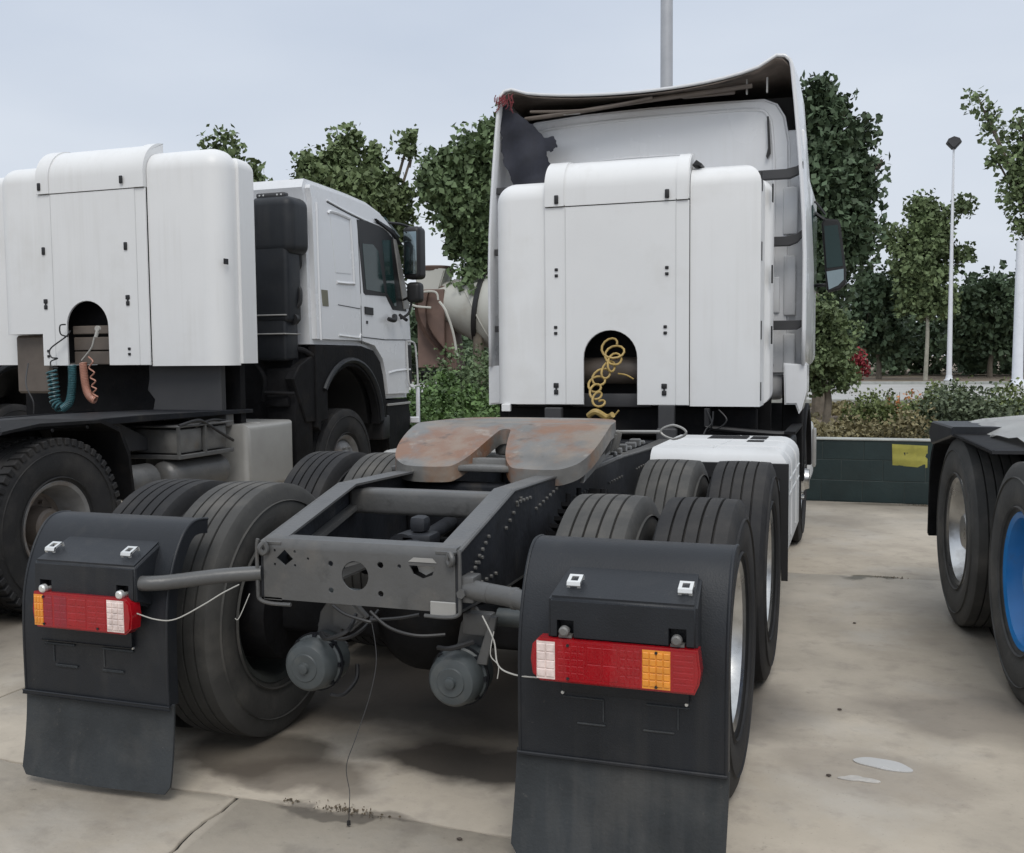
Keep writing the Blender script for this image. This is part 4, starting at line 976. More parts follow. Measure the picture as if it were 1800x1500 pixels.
b = nb(); box(b, -1.15, 1.10, 4.25, 4.32, 1.05, 1.54); box(b, -1.0, 1.15, 5.0, 5.1, .9, 1.7); obj('bulkhead', b, K['under'], T2)
b = nb(); prism(b, [(.36, 1.08), (.40, 1.25), (.33, 1.33), (.35, 1.42), (.35, 1.54), (.42, 1.54), (1.05, 1.54), (1.05, 1.14), (.6, 1.10)], 'y', 4.05, 4.12, .006, 1); obj('heat_shield', b, K['straps'], T2)
# chassis side gear: mudguard, plate, battery, air tanks, fuel tank
b = nb()
top = [(1.62, 1.17), (1.9, 1.20), (2.45, 1.19), (2.62, 1.12), (2.70, .95), (2.74, .64)]
prism(b, top + [(y - .02, z - .02) for y, z in top[::-1]], 'x', .66, 1.25)
for y in (2.0, 2.3): lathe(b, [(1.25, .0001), (1.25, .012), (1.256, .010), (1.257, .0001)], 'x', (0, y, 1.15), 8)
obj('wheel_mudguard', b, K['under'], T2)
b = nb(); prism(b, [(2.76, .93), (3.36, .90), (3.36, .98), (3.02, 1.13), (2.6, 1.16)], 'x', .52, .9, .006, 1); obj('side_plate', b, K['straps'], T2)
b = nb(); prism(b, [(1.6, 1.185), (3.0, 1.19), (4.4, 1.16), (4.4, 1.13), (1.6, 1.15)], 'x', .40, 1.12, .004, 1); obj('walk_plate', b, K['frame_dark'], T2)
b = nb(); box(b, .75, 1.18, 3.32, 3.60, .88, 1.06, .012, 2); box(b, .75, 1.18, 3.62, 3.92, .88, 1.06, .012, 2); obj('battery', b, K['steel'], T2)
b = nb(); box(b, .70, 1.21, 3.28, 3.98, .84, .872, .004, 1); box(b, .70, 1.21, 3.28, 3.98, 1.075, 1.09, .004, 1); box(b, 1.19, 1.21, 3.28, 3.30, .87, 1.075); box(b, 1.19, 1.21, 3.60, 3.62, .87, 1.075)
obj('battery_tray', b, K['frame'], T2)
b = nb(); tube(b, [(1.2, 3.3, 1.09), (1.22, 3.5, 1.12), (1.2, 3.65, 1.08), (1.22, 3.8, 1.0), (1.2, 3.98, .93)], .012, 8); tube(b, [(1.19, 3.5, 1.07), (1.2, 3.7, 1.11), (1.15, 3.95, 1.09)], .010, 8); obj('battery_cable', b, K['black'], T2)
for (x, y0, y1, z) in ((1.02, 2.86, 3.2, .70), (1.06, 3.25, 4.0, .70)):
    b = nb(); lathe(b, [(y0, .0001), (y0 + .005, .07), (y0 + .03, .115), (y0 + .05, .125), (y1 - .05, .125), (y1, .07), (y1 + .002, .0001)], 'y', (x, 0, z), 32); o_ = obj('air_tank', b, K['frame'], T2)
    b = nb(); cyl(b, (x + .03, y0 - .03, z - .03), (x + .08, y0 - .05, z), .007, 6); obj('drain_tap', b, K['zinc'], o_)
b = nb(); box(b, .50, 1.245, 4.12, 4.84, .50, 1.045, .055, 4, lambda c: c.x > 1.2); ft = obj('fuel_tank', b, K['alu'], T2)
b = nb(); box(b, .498, 1.2, 4.36, 4.39, .495, 1.051, .01, 2); obj('tank_strap', b, K['alu'], ft)
b = nb(); box(b, .48, 1.10, 4.05, 4.15, 1.03, 1.15, .01, 1); obj('tank_bracket', b, K['frame'], T2)
for s in (-1, 1):
    for y in (.70, 2.05):
        w_ = wheel(T2, s * 1.10, y, 'lug', s, .545); wheel(T2, s * .76, y, 'lug', -s, .545)
    wheel(T2, s * 1.07, 5.87, 'steer_grey', s, .545)
# cab
prof = [(5.24, 1.71), (5.20, 3.02), (5.16, 3.12), (5.20, 3.20), (5.5, 3.195), (6.0, 3.18), (6.4, 3.155), (6.72, 3.09), (6.93, 2.995), (7.06, 2.89), (7.36, 2.11), (7.40, 1.76), (7.32, 1.14), (6.72, 1.15), (6.66, 1.40), (6.60, 1.54), (6.44, 1.66), (6.165, 1.705)]
b = nb(); prism(b, prof, 'x', -1.235, 1.235, .05, 4)
c2 = obj('cab', b, K['cab_paint'], T2, 'white day cab with a plain side panel')
X1 = 1.235
def side_poly(name, pts, m, t=.006, par=c2, x=X1, bev=.002, label=None):
    b = nb(); prism(b, pts, 'x', x - .01, x + t, bev, 1); return obj(name, b, m, par, label)
def side_line(name, pts, r, m, par=c2, x=X1, k=3):
    b = nb(); tube(b, [(x, y, z) for y, z in pts], r, 6, k); return obj(name, b, m, par)
# roof gutter, sleeper panel pressing, seams
side_line('roof_gutter', [(5.52, 3.05), (5.9, 3.00), (6.3, 2.96), (6.7, 2.93), (6.9, 2.86)], .010, K['cab_paint'])
side_line('painted_gutter_shadow', [(5.52, 3.035), (5.9, 2.985), (6.3, 2.945), (6.7, 2.915)], .006, K['black'])  # black line drawn in as the shade below the gutter
side_line('sleeper_pressing', [(5.54, 2.93), (5.60, 2.955), (5.93, 2.935), (5.98, 2.88), (6.03, 2.36), (6.0, 2.31), (5.68, 2.30)], .016, K['cab_paint'])
side_poly('sleeper_panel', [(5.58, 2.90), (5.91, 2.88), (5.97, 2.40), (5.66, 2.39)], K['cab_paint'], .004)
side_line('panel_crease', [(5.70, 2.09), (6.15, 2.07)], .0045, K['straps'], k=0)
side_line('panel_crease', [(5.70, 1.80), (6.13, 1.78), (6.15, 1.82)], .013, K['cab_paint'], k=0)
side_line('rear_pillar_edge', [(5.36, 1.75), (5.34, 2.4), (5.33, 3.0)], .014, K['cab_paint'])
side_poly('service_flap', [(5.385, 2.215), (5.50, 2.215), (5.515, 2.065), (5.405, 2.065)], mat('olive_flap', (.17, .165, .12), .6, var=.1), .005)
side_line('door_seam', [(6.175, 1.72), (6.17, 2.2), (6.13, 2.94)], .0048, K['straps'], k=0)
side_line('door_seam', [(6.19, 1.79), (6.7, 1.77), (7.33, 1.775)], .0055, K['straps'], k=0)
side_line('door_seam', [(6.17, 2.10), (6.165, 2.4)], .004, K['cab_paint'], k=0)
sw = side_poly('side_window', [(6.115, 2.945), (6.23, 2.235), (6.27, 2.215), (6.74, 2.225), (6.80, 2.17), (6.90, 2.09), (7.24, 2.085), (7.05, 2.62), (6.90, 2.90), (6.60, 2.965)], K['black'], .006)
side_poly('window_glass', [(6.21, 2.72), (6.28, 2.265), (6.70, 2.255), (6.64, 2.45), (6.56, 2.68), (6.45, 2.735)], K['glass'], .009, par=sw)
side_poly('quarter_glass', [(6.66, 2.80), (6.76, 2.26), (6.93, 2.13), (6.98, 2.13), (6.86, 2.82)], K['glass'], .0085, par=sw)
side_poly('pillar_trim', [(6.92, 2.84), (6.99, 2.84), (7.31, 2.125), (7.16, 2.105)], K['alu'], .018, bev=.004)
side_poly('pillar_trim', [(6.50, 3.0), (6.92, 2.93), (7.10, 2.80), (7.06, 2.79), (6.9, 2.88), (6.55, 2.965)], K['black'], .03, bev=.006)
side_poly('door_handle', [(6.245, 2.095), (6.425, 2.09), (6.425, 2.015), (6.25, 2.02)], K['black'], .012)
side_poly('door_lock', [(6.28, 1.955), (6.31, 1.955), (6.31, 1.925), (6.28, 1.925)], K['black'], .008)
side_line('lower_pressing', [(6.78, 1.42), (6.95, 1.44), (7.32, 1.45)], .012, K['cab_paint'], k=2)
b = nb(); tube(b, [(1.26, 7.02, 2.04), (1.32, 7.0, 2.0), (1.36, 6.98, 1.98)], .018, 8); tube(b, [(1.28, 6.85, 2.02), (1.31, 6.78, 1.975), (1.28, 6.70, 1.985)], lambda t: .03 * (1 - .3 * t), 10); obj('grab_handle', b, K['black'], c2)
b = nb(); pts = [(1.245, 7.22, 1.76), (1.27, 7.36, 1.74), (1.285, 7.38, 1.6), (1.29, 7.40, 1.30), (1.28, 7.38, 1.27), (1.26, 7.24, 1.28), (1.25, 7.22, 1.55), (1.245, 7.22, 1.76)]; tube(b, pts, .010, 8, 5)
obj('grab_rail', b, K['white_worn'], c2)
b = nb(); box(b, 1.20, 1.238, 7.26, 7.36, 1.29, 1.72, .004, 1); obj('grille_end', b, K['black'], c2)
b = nb(); prism(b, [(6.73, 1.13), (7.30, 1.13), (7.36, .95), (7.30, .55), (6.80, .55), (6.74, .8)], 'x', -1.22, 1.22, .02, 2); fb = obj('front_bumper', b, K['under'], T2)
b = nb(); box(b, 1.215, 1.232, 6.75, 7.33, 1.07, 1.095, .003, 1); obj('bumper_trim', b, K['alu'], fb)
b = nb(); box(b, .95, 1.24, 6.62, 6.80, .72, .98, .03, 2); obj('step', b, K['black'], T2)
b = nb(); box(b, 1.26, 1.30, 7.40, 7.44, .80, 1.25, .012, 2); box(b, 1.15, 1.30, 7.38, 7.42, .85, .92, .01, 1); obj('corner_marker', b, K['polew'], fb)
# front wheel arch
b = nb()
inner = [(5.93 + .60 * cos(a), .90 + .60 * sin(a)) for a in np.linspace(0, pi, 20)]
outer = [(5.26, .95), (5.26, 1.70), (6.165, 1.70), (6.43, 1.655), (6.58, 1.54), (6.64, 1.40), (6.70, 1.15), (6.72, .90)]
prism(b, [(q[0], q[1]) for q in inner] + outer, 'x', 1.15, 1.237, .006, 1)
obj('front_mudguard', b, K['under'], T2)
b = nb(); tube(b, [(1.243, 5.93 + .66 * cos(a), .90 + .66 * sin(a)) for a in np.linspace(.05, pi * .8, 18)], .028, 8, 0); obj('arch_lip', b, K['plastic'], T2)
b = nb(); prism(b, inner + [(5.3, .9), (5.3, 1.7), (6.62, 1.7), (6.62, .9)][::1], 'x', -1.15, 1.10); obj('arch_liner', b, K['black'], T2)
# intake snorkel behind the cab
b = nb(); box(b, .80, 1.245, 4.86, 5.21, 2.50, 3.01, .085, 5); ins = obj('air_intake', b, K['plastic'], T2, 'black intake snorkel behind the cab')
b = nb(); box(b, .815, 1.19, 4.87, 5.12, 1.90, 2.62, .04, 4); box(b, .80, 1.16, 4.88, 5.10, 1.56, 1.98, .03, 3); obj('intake_pipe', b, K['plastic'], ins)
b = nb()
for z in (1.965, 1.80): box(b, .79, 1.175, 4.85, 5.11, z - .006, z + .006, .004, 1)
obj('clamp', b, K['alu'], ins)
b = nb(); lathe(b, [(-.02, .0001), (-.02, .05), (.02, .05), (.02, .0001)], 'y', (1.17, 5.0, 1.93), 16); obj('rubber_elbow', b, K['black'], ins)
b = nb(); tube(b, [(1.18, 5.1, 2.55), (1.17, 5.12, 2.42), (1.14, 5.1, 2.36)], .022, 8); tube(b, [(1.13, 5.1, 2.24), (1.19, 5.08, 2.2), (1.20, 5.06, 2.08), (1.16, 5.04, 2.02)], .02, 8); obj('vacuum_hose', b, K['black'], ins)
b = nb(); box(b, .86, 1.15, 4.92, 5.0, 3.0, 3.045, .015, 2); obj('intake_bracket', b, K['straps'], ins)
b = nb()
for x in (.90, .94, 1.08, 1.12): lathe(b, [(-.004, .0001), (-.004, .008), (0, .009)], 'y', (x, 4.92, 3.022), 8)
obj('rivet', b, K['zinc'], ins)
b = nb(); tube(b, [(.85, 5.0, 1.55), (1.0, 4.98, 1.62), (1.15, 5.1, 1.66), (1.20, 5.25, 1.60)], .03, 10); tube(b, [(.9, 4.9, 1.2), (.92, 4.9, 1.4), (.8, 4.95, 1.55)], .02, 8); tube(b, [(.95, 4.85, 1.28), (1.22, 4.9, 1.27)], .018, 8); box(b, .9, 1.15, 4.9, 5.2, 1.15, 1.25, .02); obj('suspension_gear', b, K['under'], T2)
b = nb(); box(b, .9, 1.2, 4.95, 5.25, .55, 1.5, .02); obj('inner_panel', b, K['under'], T2)
b = nb(); prism(b, [(4.88, 1.40), (5.0, 1.52), (5.25, 1.62), (5.5, 1.62), (5.5, 1.0), (5.1, 1.0)], 'x', 1.13, 1.22, .01, 1); obj('arch_extension', b, K['under'], T2)
# mirrors
b = nb(); box(b, 1.30, 1.50, 7.02, 7.22, 2.42, 2.98, .05, 4); mm = obj('door_mirror', b, K['black'], c2)
b = nb(); box(b, 1.32, 1.48, 7.05, 7.20, 2.17, 2.39, .045, 4); obj('wide_mirror', b, K['black'], mm)
b = nb(); box(b, 1.325, 1.47, 7.008, 7.022, 2.47, 2.92, .005, 2); obj('mirror_pane', b, K['mirror'], mm)
b = nb(); tube(b, [(1.23, 6.85, 3.0), (1.30, 7.0, 3.0), (1.38, 7.1, 2.97)], .014, 8); tube(b, [(1.22, 7.15, 2.2), (1.3, 7.12, 2.22), (1.36, 7.1, 2.25)], .014, 8); tube(b, [(1.36, 7.12, 2.2), (1.33, 7.1, 2.06), (1.25, 7.05, 2.0)], .014, 8); obj('mirror_arm', b, K['black'], mm)
for s in (-1,):
    b = nb(); box(b, -1.50, -1.30, 7.02, 7.22, 2.17, 2.98, .05, 4); tube(b, [(-1.2, 7.1, 2.5), (-1.4, 7.1, 2.5)], .02, 8); obj('door_mirror', b, K['black'], c2)
b = nb(); prism(b, [(7.07, 2.80), (7.09, 2.80), (7.345, 2.12), (7.325, 2.12)], 'x', -1.08, 1.08); obj('windscreen', b, K['glass'], c2)
b = nb(); prism(b, [(6.95, 3.08), (7.30, 2.92), (7.30, 2.89), (6.95, 3.0)], 'x', -1.15, 1.15, .008, 1); obj('sun_visor', b, K['glass'], c2)
# coiled hoses hanging below the arch
def dense_coil(path, R, r, pitch, k=8, seg=10):
    P = smooth_path(path, k); L_ = [0]
    for a, c in zip(P, P[1:]): L_.append(L_[-1] + (c - a).length)
    tot = L_[-1]; n = int(tot / pitch * seg); pts = []; j = 0
    for i in range(n + 1):
        d = tot * i / n
        while j < len(P) - 2 and L_[j + 1] < d: j += 1
        t = (d - L_[j]) / max(1e-6, L_[j + 1] - L_[j]); p = P[j].lerp(P[j + 1], t); tg = (P[j + 1] - P[j]).normalized()
        u = Vector((0, 1, 0)); u = (u - tg * u.dot(tg)).normalized(); v = tg.cross(u); a = 2 * pi * i / seg
        pts.append(p + (u * cos(a) + v * sin(a)) * R)
    return pts
yh = 3.84
b = nb(); tube(b, dense_coil([(-.25, yh, 1.54), (-.245, yh - .01, 1.40), (-.27, yh - .02, 1.24), (-.34, yh - .03, 1.18)], .028, .0075, .014), .0075, 6, 0)
tube(b, dense_coil([(-.44, yh - .03, 1.50), (-.42, yh - .03, 1.36), (-.41, yh - .03, 1.24), (-.36, yh - .03, 1.185)], .040, .0085, .034), .009, 6, 0)
obj('air_hose', b, K['hose_t'], T2, 'teal coiled air hose hanging in a loop')
b = nb(); tube(b, [(-.27, yh + .02, 1.83), (-.30, yh, 1.78), (-.44, yh - .03, 1.68), (-.425, yh - .04, 1.61), (-.36, yh - .04, 1.60), (-.44, yh - .03, 1.575), (-.425, yh - .04, 1.53), (-.36, yh - .04, 1.52)], .006, 6); tube(b, [(-.30, yh, 1.88), (-.34, yh - .02, 1.87), (-.335, yh - .02, 1.80), (-.28, yh, 1.78)], .006, 6)
obj('air_hose', b, K['black'], T2, 'thin black air hose looped by the arch')
b = nb(); tube(b, dense_coil([(-.135, yh, 1.56), (-.12, yh - .01, 1.45), (-.09, yh - .02, 1.33), (-.04, yh - .03, 1.27), (0, yh - .03, 1.25)], .026, .0075, .0135), .0075, 6, 0)
tube(b, [(-.06, yh - .02, 1.61), (0, yh - .04, 1.57), (-.05, yh - .03, 1.52), (0.01, yh - .04, 1.48), (-.04, yh - .03, 1.44), (.02, yh - .04, 1.41), (-.03, yh - .03, 1.37), (.025, yh - .04, 1.345), (-.02, yh - .03, 1.31), (.03, yh - .03, 1.28)], .0065, 6, 5)
obj('air_hose', b, K['hose_c'], T2, 'coral pink coiled air hose hanging below the arch')
b = nb(); tube(b, [(.03, yh - .01, 1.83), (.0, yh - .02, 1.75), (-.03, yh - .02, 1.68), (-.13, yh - .02, 1.58)], .007, 6); tube(b, [(.035, yh - .01, 1.83), (.02, yh - .02, 1.77)], .014, 8); lathe(b, [(0, .0001), (0, .024), (.02, .024), (.02, .0001)], 'y', (.035, yh - .02, 1.84), 12)
obj('power_cable', b, K['hose_w'], T2, 'white cable end sticking up in the arch')
b = nb(); tube(b, [(-.62, 3.75, 1.56), (-.60, 3.7, 1.45), (-.50, 3.6, 1.36), (-.44, 3.6, 1.25), (-.46, 3.62, 1.15)], .006, 6); obj('loose_cable', b, K['straps'], T2)

# a third truck of the same kind stands beyond, seen only past the left truck's cabinet
def copy_tree(o, parent=None):
    c = o.copy(); COL.objects.link(c); c.parent = parent
    for ch in list(o.children): copy_tree(ch, c)
    return c
bpy.context.view_layer.update()
T3 = copy_tree(T2); T3.location = (-8.75, .35, 0); T3['label'] = 'farther white truck at the left edge, mostly hidden behind the left truck'
T2['group'] = T3['group'] = 'white trucks parked side by side on the left'
for ch in list(T3.children_recursive):       # its rear half is hidden: keep cab, wheels, rails
    n_ = ch.name.split('.')[0]
    if n_ in ('air_hose', 'power_cable', 'loose_cable', 'bolts'): bpy.data.objects.remove(ch)

# ----------------------------------------------------------------- the vehicle on the right, its wheels only just in the picture
T4 = empty('truck_bogie', 'rear axles at the right edge with one blue and one steel wheel', 'truck', (3.65, 1.496, 0), radians(6.5))
for s in (-1, 1):
    b = nb(); box(b, s * .43 - .04, s * .43 + .04, -3.2, 3.2, .86, 1.12, .01, 1); obj('frame_rail', b, K['frame_dark'], T4)
for y in (-.6, 1.3, 3.05):
    b = nb(); box(b, -.385, .385, y, y + .1, .88, 1.10, .01, 1); obj('crossmember', b, K['frame_dark'], T4)
axle(T4, .69); axle(T4, 2.04); springs(T4, 1.365)
for s in (-1, 1):
    wheel(T4, s * 1.105, .69, 'blue', s, .545); wheel(T4, s * 1.105, 2.04, 'right', s, .545)
    wheel(T4, s * .765, .69, 'right', -s, .545); wheel(T4, s * .765, 2.04, 'right', -s, .545)
for s in (-1, 1):
    top = [(1.1, 1.10), (2.05, 1.115), (2.40, 1.09), (2.60, 1.01), (2.70, .86), (2.74, .42)]
    b = nb(); prism(b, top + [(y - .015, z - .015) for y, z in top[::-1]], 'x', s * .62, s * 1.27); tube(b, [(s * 1.26, y, z - .01) for y, z in top], .012, 8, 4)
    box(b, s * .64, s * 1.26, 2.735, 2.75, .40, .62, .004, 1); f_ = obj('wheel_mudguard', b, K['under'], T4)
b = nb(); nx, ny = 26, 10; g = {}
for i in range(nx + 1):
    for j in range(ny + 1):
        y = -.3 + 3.15 * i / nx; x = -1.10 + .85 * j / ny
        edge = max(0, 1 - j / 1.6)
        z = 1.165 + .012 * sin(y * 5 + x * 3) + .008 * sin(y * 13 + x * 7) - edge * (.035 + .022 * sin(y * 7.3) + .012 * sin(y * 17)) + .02 * (j / ny)
        if i >= nx - 1: z -= .0
        g[i, j] = b.verts.new((x + .02 * sin(y * 6) * edge, y, z))
for i in range(nx):
    for j in range(ny): b.faces.new((g[i, j], g[i + 1, j], g[i + 1, j + 1], g[i, j + 1]))
bmesh.ops.solidify(b, geom=b.faces[:], thickness=.012)
obj('cover_sheet', b, mat('pale_dented_sheet', (.68, .68, .66), .38, metal=.15, var=.08, scale=3, bump=.3, bscale=6, dirt=((.3, .29, .27), .5, .8, 3, .4)), T4, 'pale dented cover sheet above the wheels')
b = nb(); prism(b, [(2.0, 1.10), (2.0, 1.155), (2.62, 1.15), (2.72, 1.07), (2.62, 1.0)], 'x', -1.28, -1.0, .01, 1); obj('sheet_end', b, K['plastic'], T4)

# ================================================================= wall at the end of the yard
YW = 8.42
wl = empty('block_wall', 'low wall of dark green blocks at the end of the yard, behind the trucks', 'wall', (0, YW, 0))
b = nb(); box(b, -14, 8, .0035, .20, -.1, .655); obj('mortar_core', b, K['mortar'], wl)
b = nb(); box(b, -14, 8, -.012, .215, .657, .672, .003, 1); obj('coping', b, K['coping'], wl)
bl = None
for r_i, (z0, z1, off) in enumerate(((.0, .224, .0), (.230, .446, .205), (.452, .655, .01))):
    x = 1.265 + off - .42 * 24; me = None
    while x < 6.4:
        if me is None:
            b = nb(); box(b, .002, .416, 0, .03, z0, z1, .003, 1); o = obj('brick', b, K['block'], wl); me = o.data
        else:
            o = obj('brick', me, None, wl)
        o.location = (x, rnd.uniform(-.0015, .0015), 0); x += .42
b = nb(); nx, nz = 10, 8; g = {}
for i in range(nx + 1):
    for j in range(nz + 1):
        u = i / nx; v = j / nz
        g[i, j] = b.verts.new((1.975 + .35 * u + .008 * v * (1 - u), YW - .006 - .006 * sin(u * 9 + v * 3) * u - .004 * sin(v * 11), .625 - .235 * v - .012 * u + .02 * (1 - u) * v * .6))
for i in range(nx):
    for j in range(nz): b.faces.new((g[i, j], g[i + 1, j], g[i + 1, j + 1], g[i, j + 1]))
bmesh.ops.solidify(b, geom=b.faces[:], thickness=.002)
thing('paper_notice', b, K['paper'], 'blank yellow paper stuck on the dark green block wall', 'paper')

# ================================================================= poles
def pole(name, px, py, d, h, r0, r1, m, label, head=None, group=None):
    p = far(px, py, d); x, y = p.x, p.y
    e_ = empty(name, label, 'lamp post' if head else 'pole', (x, y, 0), group=group)
    b = nb(); tube(b, [(0, 0, -.1), (0, 0, h * .5), (0, 0, h)], lambda t: r0 + (r1 - r0) * t, 14, 0); obj('pole', b, m, e_)
    b = nb(); lathe(b, [(-.06, .0001), (-.06, r0 * 1.9), (.02, r0 * 1.9), (.04, r0 * 1.3), (.25, r0 * 1.12), (.25, .0001)], 'z', (0, 0, 0), 14); obj('base_plate', b, m, e_)
    if head:
        b = nb(); prism(b, [(-.42, .0), (-.1, -.36), (.1, -.36), (.42, .0), (.30, .22), (0, .34), (-.30, .22)], 'y', -.30, .30, .08, 2)
        for v in b.verts: v.co.z += h + .15
        obj('lamp_head', b, K['straps'], e_)
    return e_
pole('lamp_post', 1668, 672, 60, 13.6, .16, .05, K['polew'], 'slim white lamp post with a dark lamp head beside the slender young tree', head=True)
pole('white_post', 1788, 682, 50, 7.0, .26, .19, K['polew'], 'thick short white post at the right edge, beyond the hedge')
pole('tall_pole', 1171, 640, 31, 18, .20, .175, K['pole'], 'tall thick grey pole rising behind the middle truck cab')

# ================================================================= vegetation
def leaves(name, centres, radii, n, size, m, parent=None, seed=1, shell=.55, clump=0, cs=.35, kind=None, thingargs=None, up=.0):
    r = np.random.default_rng(seed); C_ = np.array(centres, float); R_ = np.array(radii, float)
    vol = np.prod(R_, axis=1) ** .75; k = r.choice(len(C_), n, p=vol / vol.sum())
    d = r.normal(size=(n, 3)); d /= np.linalg.norm(d, axis=1)[:, None]
    rad = r.random(n) ** shell * (1 + .10 * r.normal(size=n))
    if clump:
        ncl = clump; cd = r.normal(size=(ncl, 3)); cd /= np.linalg.norm(cd, axis=1)[:, None]; ck = r.choice(len(C_), ncl, p=vol / vol.sum()); cr_ = r.random(ncl) ** .38 * (1 + .12 * np.abs(r.normal(size=ncl)))
        cp = C_[ck] + cd * R_[ck] * cr_[:, None]; a = r.integers(0, ncl, n)
        sz = cs * (.5 + r.random(ncl)); P_ = cp[a] + np.clip(r.normal(size=(n, 3)), -1.5, 1.5) * sz[a][:, None] * .42
    else: P_ = C_[k] + d * R_[k] * rad[:, None]
    s = size * (.6 + .8 * r.random(n)); u = r.normal(size=(n, 3)); u /= np.linalg.norm(u, axis=1)[:, None]
    w = r.normal(size=(n, 3)); w[:, 2] += up; w -= u * (w * u).sum(1)[:, None]; w /= np.linalg.norm(w, axis=1)[:, None]; nn = np.cross(u, w)
    V = np.stack([P_ - u * s[:, None] * .6, P_ + w * s[:, None] * .42 + nn * s[:, None] * .08, P_ + u * s[:, None] * .6, P_ - w * s[:, None] * .42 + nn * s[:, None] * .08], 1)
    V[:, :, 2] = np.maximum(V[:, :, 2], .0)
    V = V.reshape(-1, 3)
    org = np.zeros(3)
    if thingargs is not None: org = np.array([V[:, 0].mean(), V[:, 1].mean(), V[:, 2].min()]); V = V - org
    me = bpy.data.meshes.new(name); me.vertices.add(n * 4); me.vertices.foreach_set('co', V.astype('f').ravel())
    me.loops.add(n * 4); me.polygons.add(n); me.loops.foreach_set('vertex_index', np.arange(n * 4, dtype='i')); me.polygons.foreach_set('loop_start', np.arange(0, n * 4, 4, dtype='i'))
    me.update(calc_edges=True); me.materials.append(m)
    o = bpy.data.objects.new(name, me); COL.objects.link(o); o.location = org.tolist()
    if parent: o.parent = parent; o.location = (0, 0, 0)
    if kind: o['kind'] = kind
    return o
def tree(label, d, base, blobs, m, n, size, trunk_r=.12, seed=1, bark='bark', cat='tree', name='broadleaf_tree', depth=1.0, clump=None, cs=.42, group='trees behind the yard'):
    """blobs: (px, py, half width px, half height px, nearer/farther in m)"""
    p0 = far(base, 640, d); x0, y0 = p0.x, p0.y
    e_ = empty(name, label, cat, (x0, y0, 0), group=group); r = random.Random(seed)
    cs_, rs_ = [], []
    for bx, by, rx, ry, dy in blobs:
        q = far(bx, by, d + dy); k = d / FPX
        cs_.append((q.x - x0, q.y - y0, q.z)); rs_.append((rx * k * .86, rx * k * depth * .86, ry * k * .86))
    top = max(c[2] for c in cs_)
    b = nb(); th = min(c[2] - rr[2] * .3 for c, rr in zip(cs_, rs_)); wob = [r.uniform(-.15, .15) for _ in range(4)]
    main = max(range(len(cs_)), key=lambda i: rs_[i][0] * rs_[i][2]); mc = cs_[main]
    tube(b, [(0, 0, -.1), (wob[0] * .5, wob[1] * .5, mc[2] * .4), (mc[0] * .6, mc[1] * .5, mc[2] * .8), (mc[0], mc[1], mc[2] + rs_[main][2] * .5)], lambda t: trunk_r * (1 - .8 * t), 9, 5)
    obj('trunk', b, K[bark], e_)
    b = nb()
    for i, c in enumerate(cs_):
        if i == main: continue
        st = (mc[0] * .5, mc[1] * .5, min(mc[2] * .8, c[2] * .75)); tube(b, [st, ((st[0] + c[0]) / 2 + r.uniform(-.1, .1), (st[1] + c[1]) / 2, (st[2] + c[2]) / 2 - .1), c, (c[0], c[1], c[2] + rs_[i][2] * .7)], lambda t: trunk_r * .45 * (1 - .85 * t), 6, 4)
    for k in range(14):
        a = r.uniform(0, 2 * pi); j = r.randrange(len(cs_)); c, rr = cs_[j], rs_[j]
        tube(b, [(c[0], c[1], c[2] - rr[2] * .5), (c[0] + rr[0] * .5 * cos(a), c[1] + rr[1] * .5 * sin(a), c[2]), (c[0] + rr[0] * .9 * cos(a), c[1] + rr[1] * .9 * sin(a), c[2] + rr[2] * .35)], lambda t: trunk_r * .2 * (1 - .8 * t), 5, 3)
    bo = obj('branches', b, K['bark'], e_, kind='stuff')
    leaves('crown', cs_, rs_, int(n * 1.0), size, K[m], e_, seed, clump=clump or int(n / 60), cs=cs)
    return e_
tree('leafy tree top showing above the left truck cabinet', 27, 405, [(395, 285, 30, 48, 0), (440, 315, 26, 30, .3), (375, 290, 14, 40, 0), (410, 350, 60, 60, .5), (400, 450, 70, 80, .5)], 'leaf', 11000, .15, .14, 11)
tree('broad leafy tree behind the left truck cab, one stray twig at its right', 28, 640, [(608, 275, 26, 50, 0), (555, 305, 24, 38, .2), (600, 330, 62, 46, 0), (665, 300, 22, 42, .1), (650, 360, 66, 60, 0), (700, 375, 26, 70, .3), (717, 250, 13, 24, .2), (720, 285, 7, 22, .2), (640, 450, 70, 80, 1)], 'leaf', 22000, .15, .17, 12)
tree('tall leafy tree right beside the left edge of the middle truck cab', 27, 845, [(835, 290, 52, 55, 0), (780, 300, 38, 30, .1), (765, 325, 26, 14, 0), (800, 350, 48, 50, 0), (845, 400, 46, 90, 0), (800, 425, 16, 22, .1), (838, 490, 30, 70, .3), (860, 250, 26, 34, 0), (900, 300, 60, 90, .5)], 'leaf_b', 23000, .15, .18, 13)
tree('big dark tree rising behind the right side of the middle truck cab', 26, 1440, [(1425, 195, 34, 52, 0), (1455, 230, 46, 66, 0), (1490, 275, 48, 66, .2), (1440, 330, 66, 90, 0), (1510, 330, 36, 60, .1), (1545, 290, 12, 14, .1), (1470, 420, 62, 80, 0), (1515, 420, 26, 46, .1), (1520, 385, 20, 20, 0), (1370, 300, 60, 100, .4), (1430, 500, 60, 60, .5)], 'leaf_dark', 25000, .155, .2, 14)
